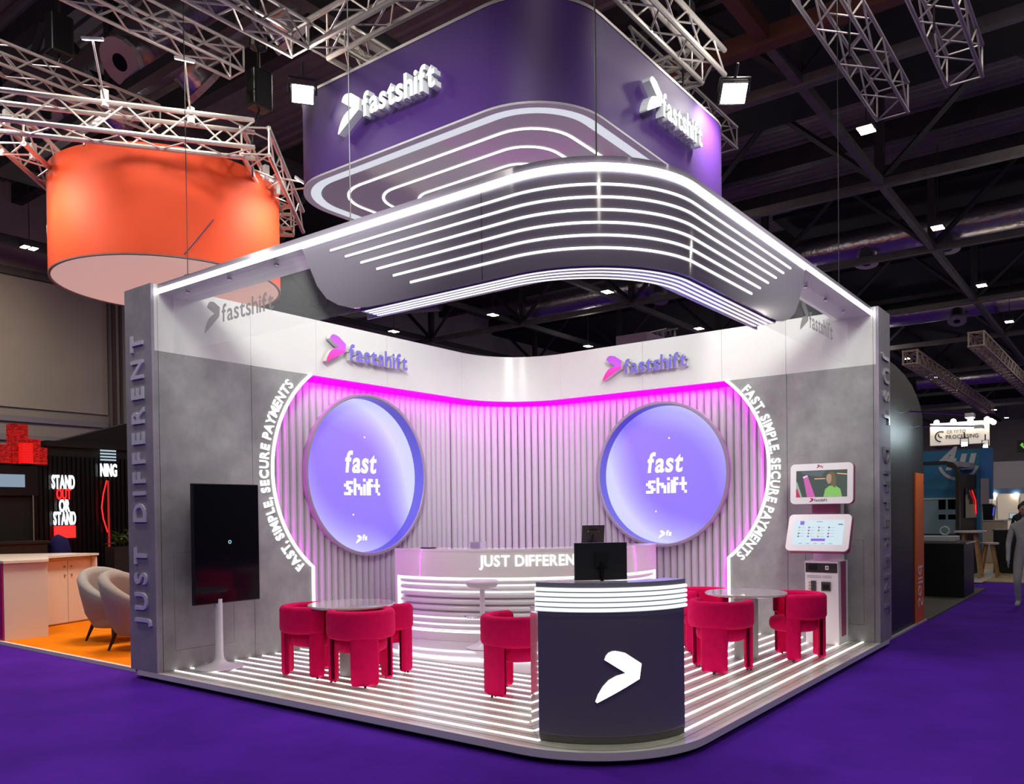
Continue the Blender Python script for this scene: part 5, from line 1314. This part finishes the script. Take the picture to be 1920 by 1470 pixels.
# ================================================================ people far right
def person(label, joints, edges, mt, head_c, hr, skin=SKIN, hair=None):
    t = thing('person', label, 'person', (joints[0][0][0], joints[0][0][1], 0))
    me = bpy.data.meshes.new('body'); me.from_pydata([Vector(j[0]) - t.location for j in joints], edges, []); me.materials.append(mt)
    o = link('body', me, t)
    sk = o.modifiers.new('skin', 'SKIN'); 
    for i, j in enumerate(joints): me.skin_vertices[0].data[i].radius = (j[1], j[1] * (j[2] if len(j) > 2 else 1))
    me.skin_vertices[0].data[0].use_root = True; sk.use_smooth_shade = True
    ss_ = o.modifiers.new('sub', 'SUBSURF'); ss_.levels = 1; ss_.render_levels = 2
    bm = B(); bmesh.ops.create_icosphere(bm, subdivisions=3, radius=hr, matrix=Matrix.Translation(head_c) @ Matrix.Diagonal((.95, .82, 1.25, 1))); obj('head', bm, skin, t, True)
    hc = Vector(head_c)
    bm = B(); bmesh.ops.create_icosphere(bm, subdivisions=3, radius=hr * 1.06, matrix=Matrix.Translation(hc + Vector((-.01, 0, .03))) @ Matrix.Diagonal((.97, .86, 1.16, 1)))
    bmesh.ops.bisect_plane(bm, geom=bm.verts[:] + bm.edges[:] + bm.faces[:], plane_co=hc + Vector((0, 0, .02)), plane_no=(.55, 0, -.8), clear_outer=True); obj('hair', bm, hair or mat('hair_dark', (.02, .013, .01), .6), t, True)
    return t
GC = mat('grey_cloth', (.33, .33, .34), .85, noise=.1, nscale=10); DC = mat('dark_suit', (.010, .010, .014), .8)
def walker(x, y, label, mt, f=1):
    j = [((x, y, .95), .15, .8), ((x, y, 1.18), .15, .75), ((x, y, 1.40), .17, .7), ((x, y, 1.54), .06), ((x, y, 1.62), .055),
         ((x + .02, y - .19, 1.42), .065), ((x + .06, y - .25, 1.14), .048), ((x + .2, y - .24, .92), .036), ((x + .26, y - .24, .84), .038),
         ((x - .02, y + .19, 1.42), .065), ((x - .08, y + .25, 1.14), .048), ((x - .02, y + .25, .90), .036), ((x + .0, y + .25, .81), .038),
         ((x + .02, y - .10, .90), .095), ((x + .16, y - .11, .50), .065), ((x + .02, y - .11, .10), .045), ((x + .16, y - .12, .05), .04),
         ((x - .02, y + .10, .90), .095), ((x - .06, y + .11, .50), .065), ((x - .30, y + .11, .14), .045), ((x - .20, y + .12, .05), .04)]
    e = [(0, 1), (1, 2), (2, 3), (3, 4), (2, 5), (5, 6), (6, 7), (7, 8), (2, 9), (9, 10), (10, 11), (11, 12), (0, 13), (13, 14), (14, 15), (15, 16), (0, 17), (17, 18), (18, 19), (19, 20)]
    for h, sd in ((8, -1), (12, 1)):
        hx, hy, hz = j[h][0]
        for q, (ox, ln) in enumerate(((.03, .075), (.012, .09), (-.008, .085), (-.026, .065))):
            j += [((hx + ox, hy, hz - .045), .0085), ((hx + ox + .012, hy - sd * .012, hz - .045 - ln), .007)]; e += [(h, len(j) - 2), (len(j) - 2, len(j) - 1)]
        j += [((hx + .045, hy - sd * .015, hz - .01), .010), ((hx + .06, hy - sd * .03, hz - .06), .008)]; e += [(h, len(j) - 2), (len(j) - 2, len(j) - 1)]
    t = person(label, j, e, mt, (x + .02, y, 1.72), .105)
    hc = Vector((x + .02, y, 1.72)); hd = [c for c in t.children if c.name.startswith('head')][0]
    def blob(nm, off, r, m_, sc_=(1, 1, 1)):
        bm = B(); bmesh.ops.create_icosphere(bm, subdivisions=2, radius=r, matrix=Matrix.Translation(hc + Vector(off)) @ Matrix.Diagonal((*sc_, 1))); obj(nm, bm, m_, hd, True)
    for sd in (-1, 1):
        blob('eye', (.092, sd * .034, .005), .013, mat('eye_dark', (.03, .02, .02), .3)); blob('ear', (-.01, sd * .087, -.01), .025, SKIN, (.7, .45, 1.25))
    blob('nose', (.105, 0, -.03), .018, SKIN, (1, .8, 1.3)); blob('mouth', (.093, 0, -.072), .02, mat('lip', (.35, .12, .11), .5), (.4, 1.2, .35))
    return t

walker(-6.0, 6.78, 'walking person in light grey clothes cut by the right picture edge', GC)
# a person in a dark suit standing with the back to the viewer
pp = walker(-22.1, 5.13, 'person in a dark suit seen from behind at the far table', DC)
pp.rotation_euler = (0, 0, PI)
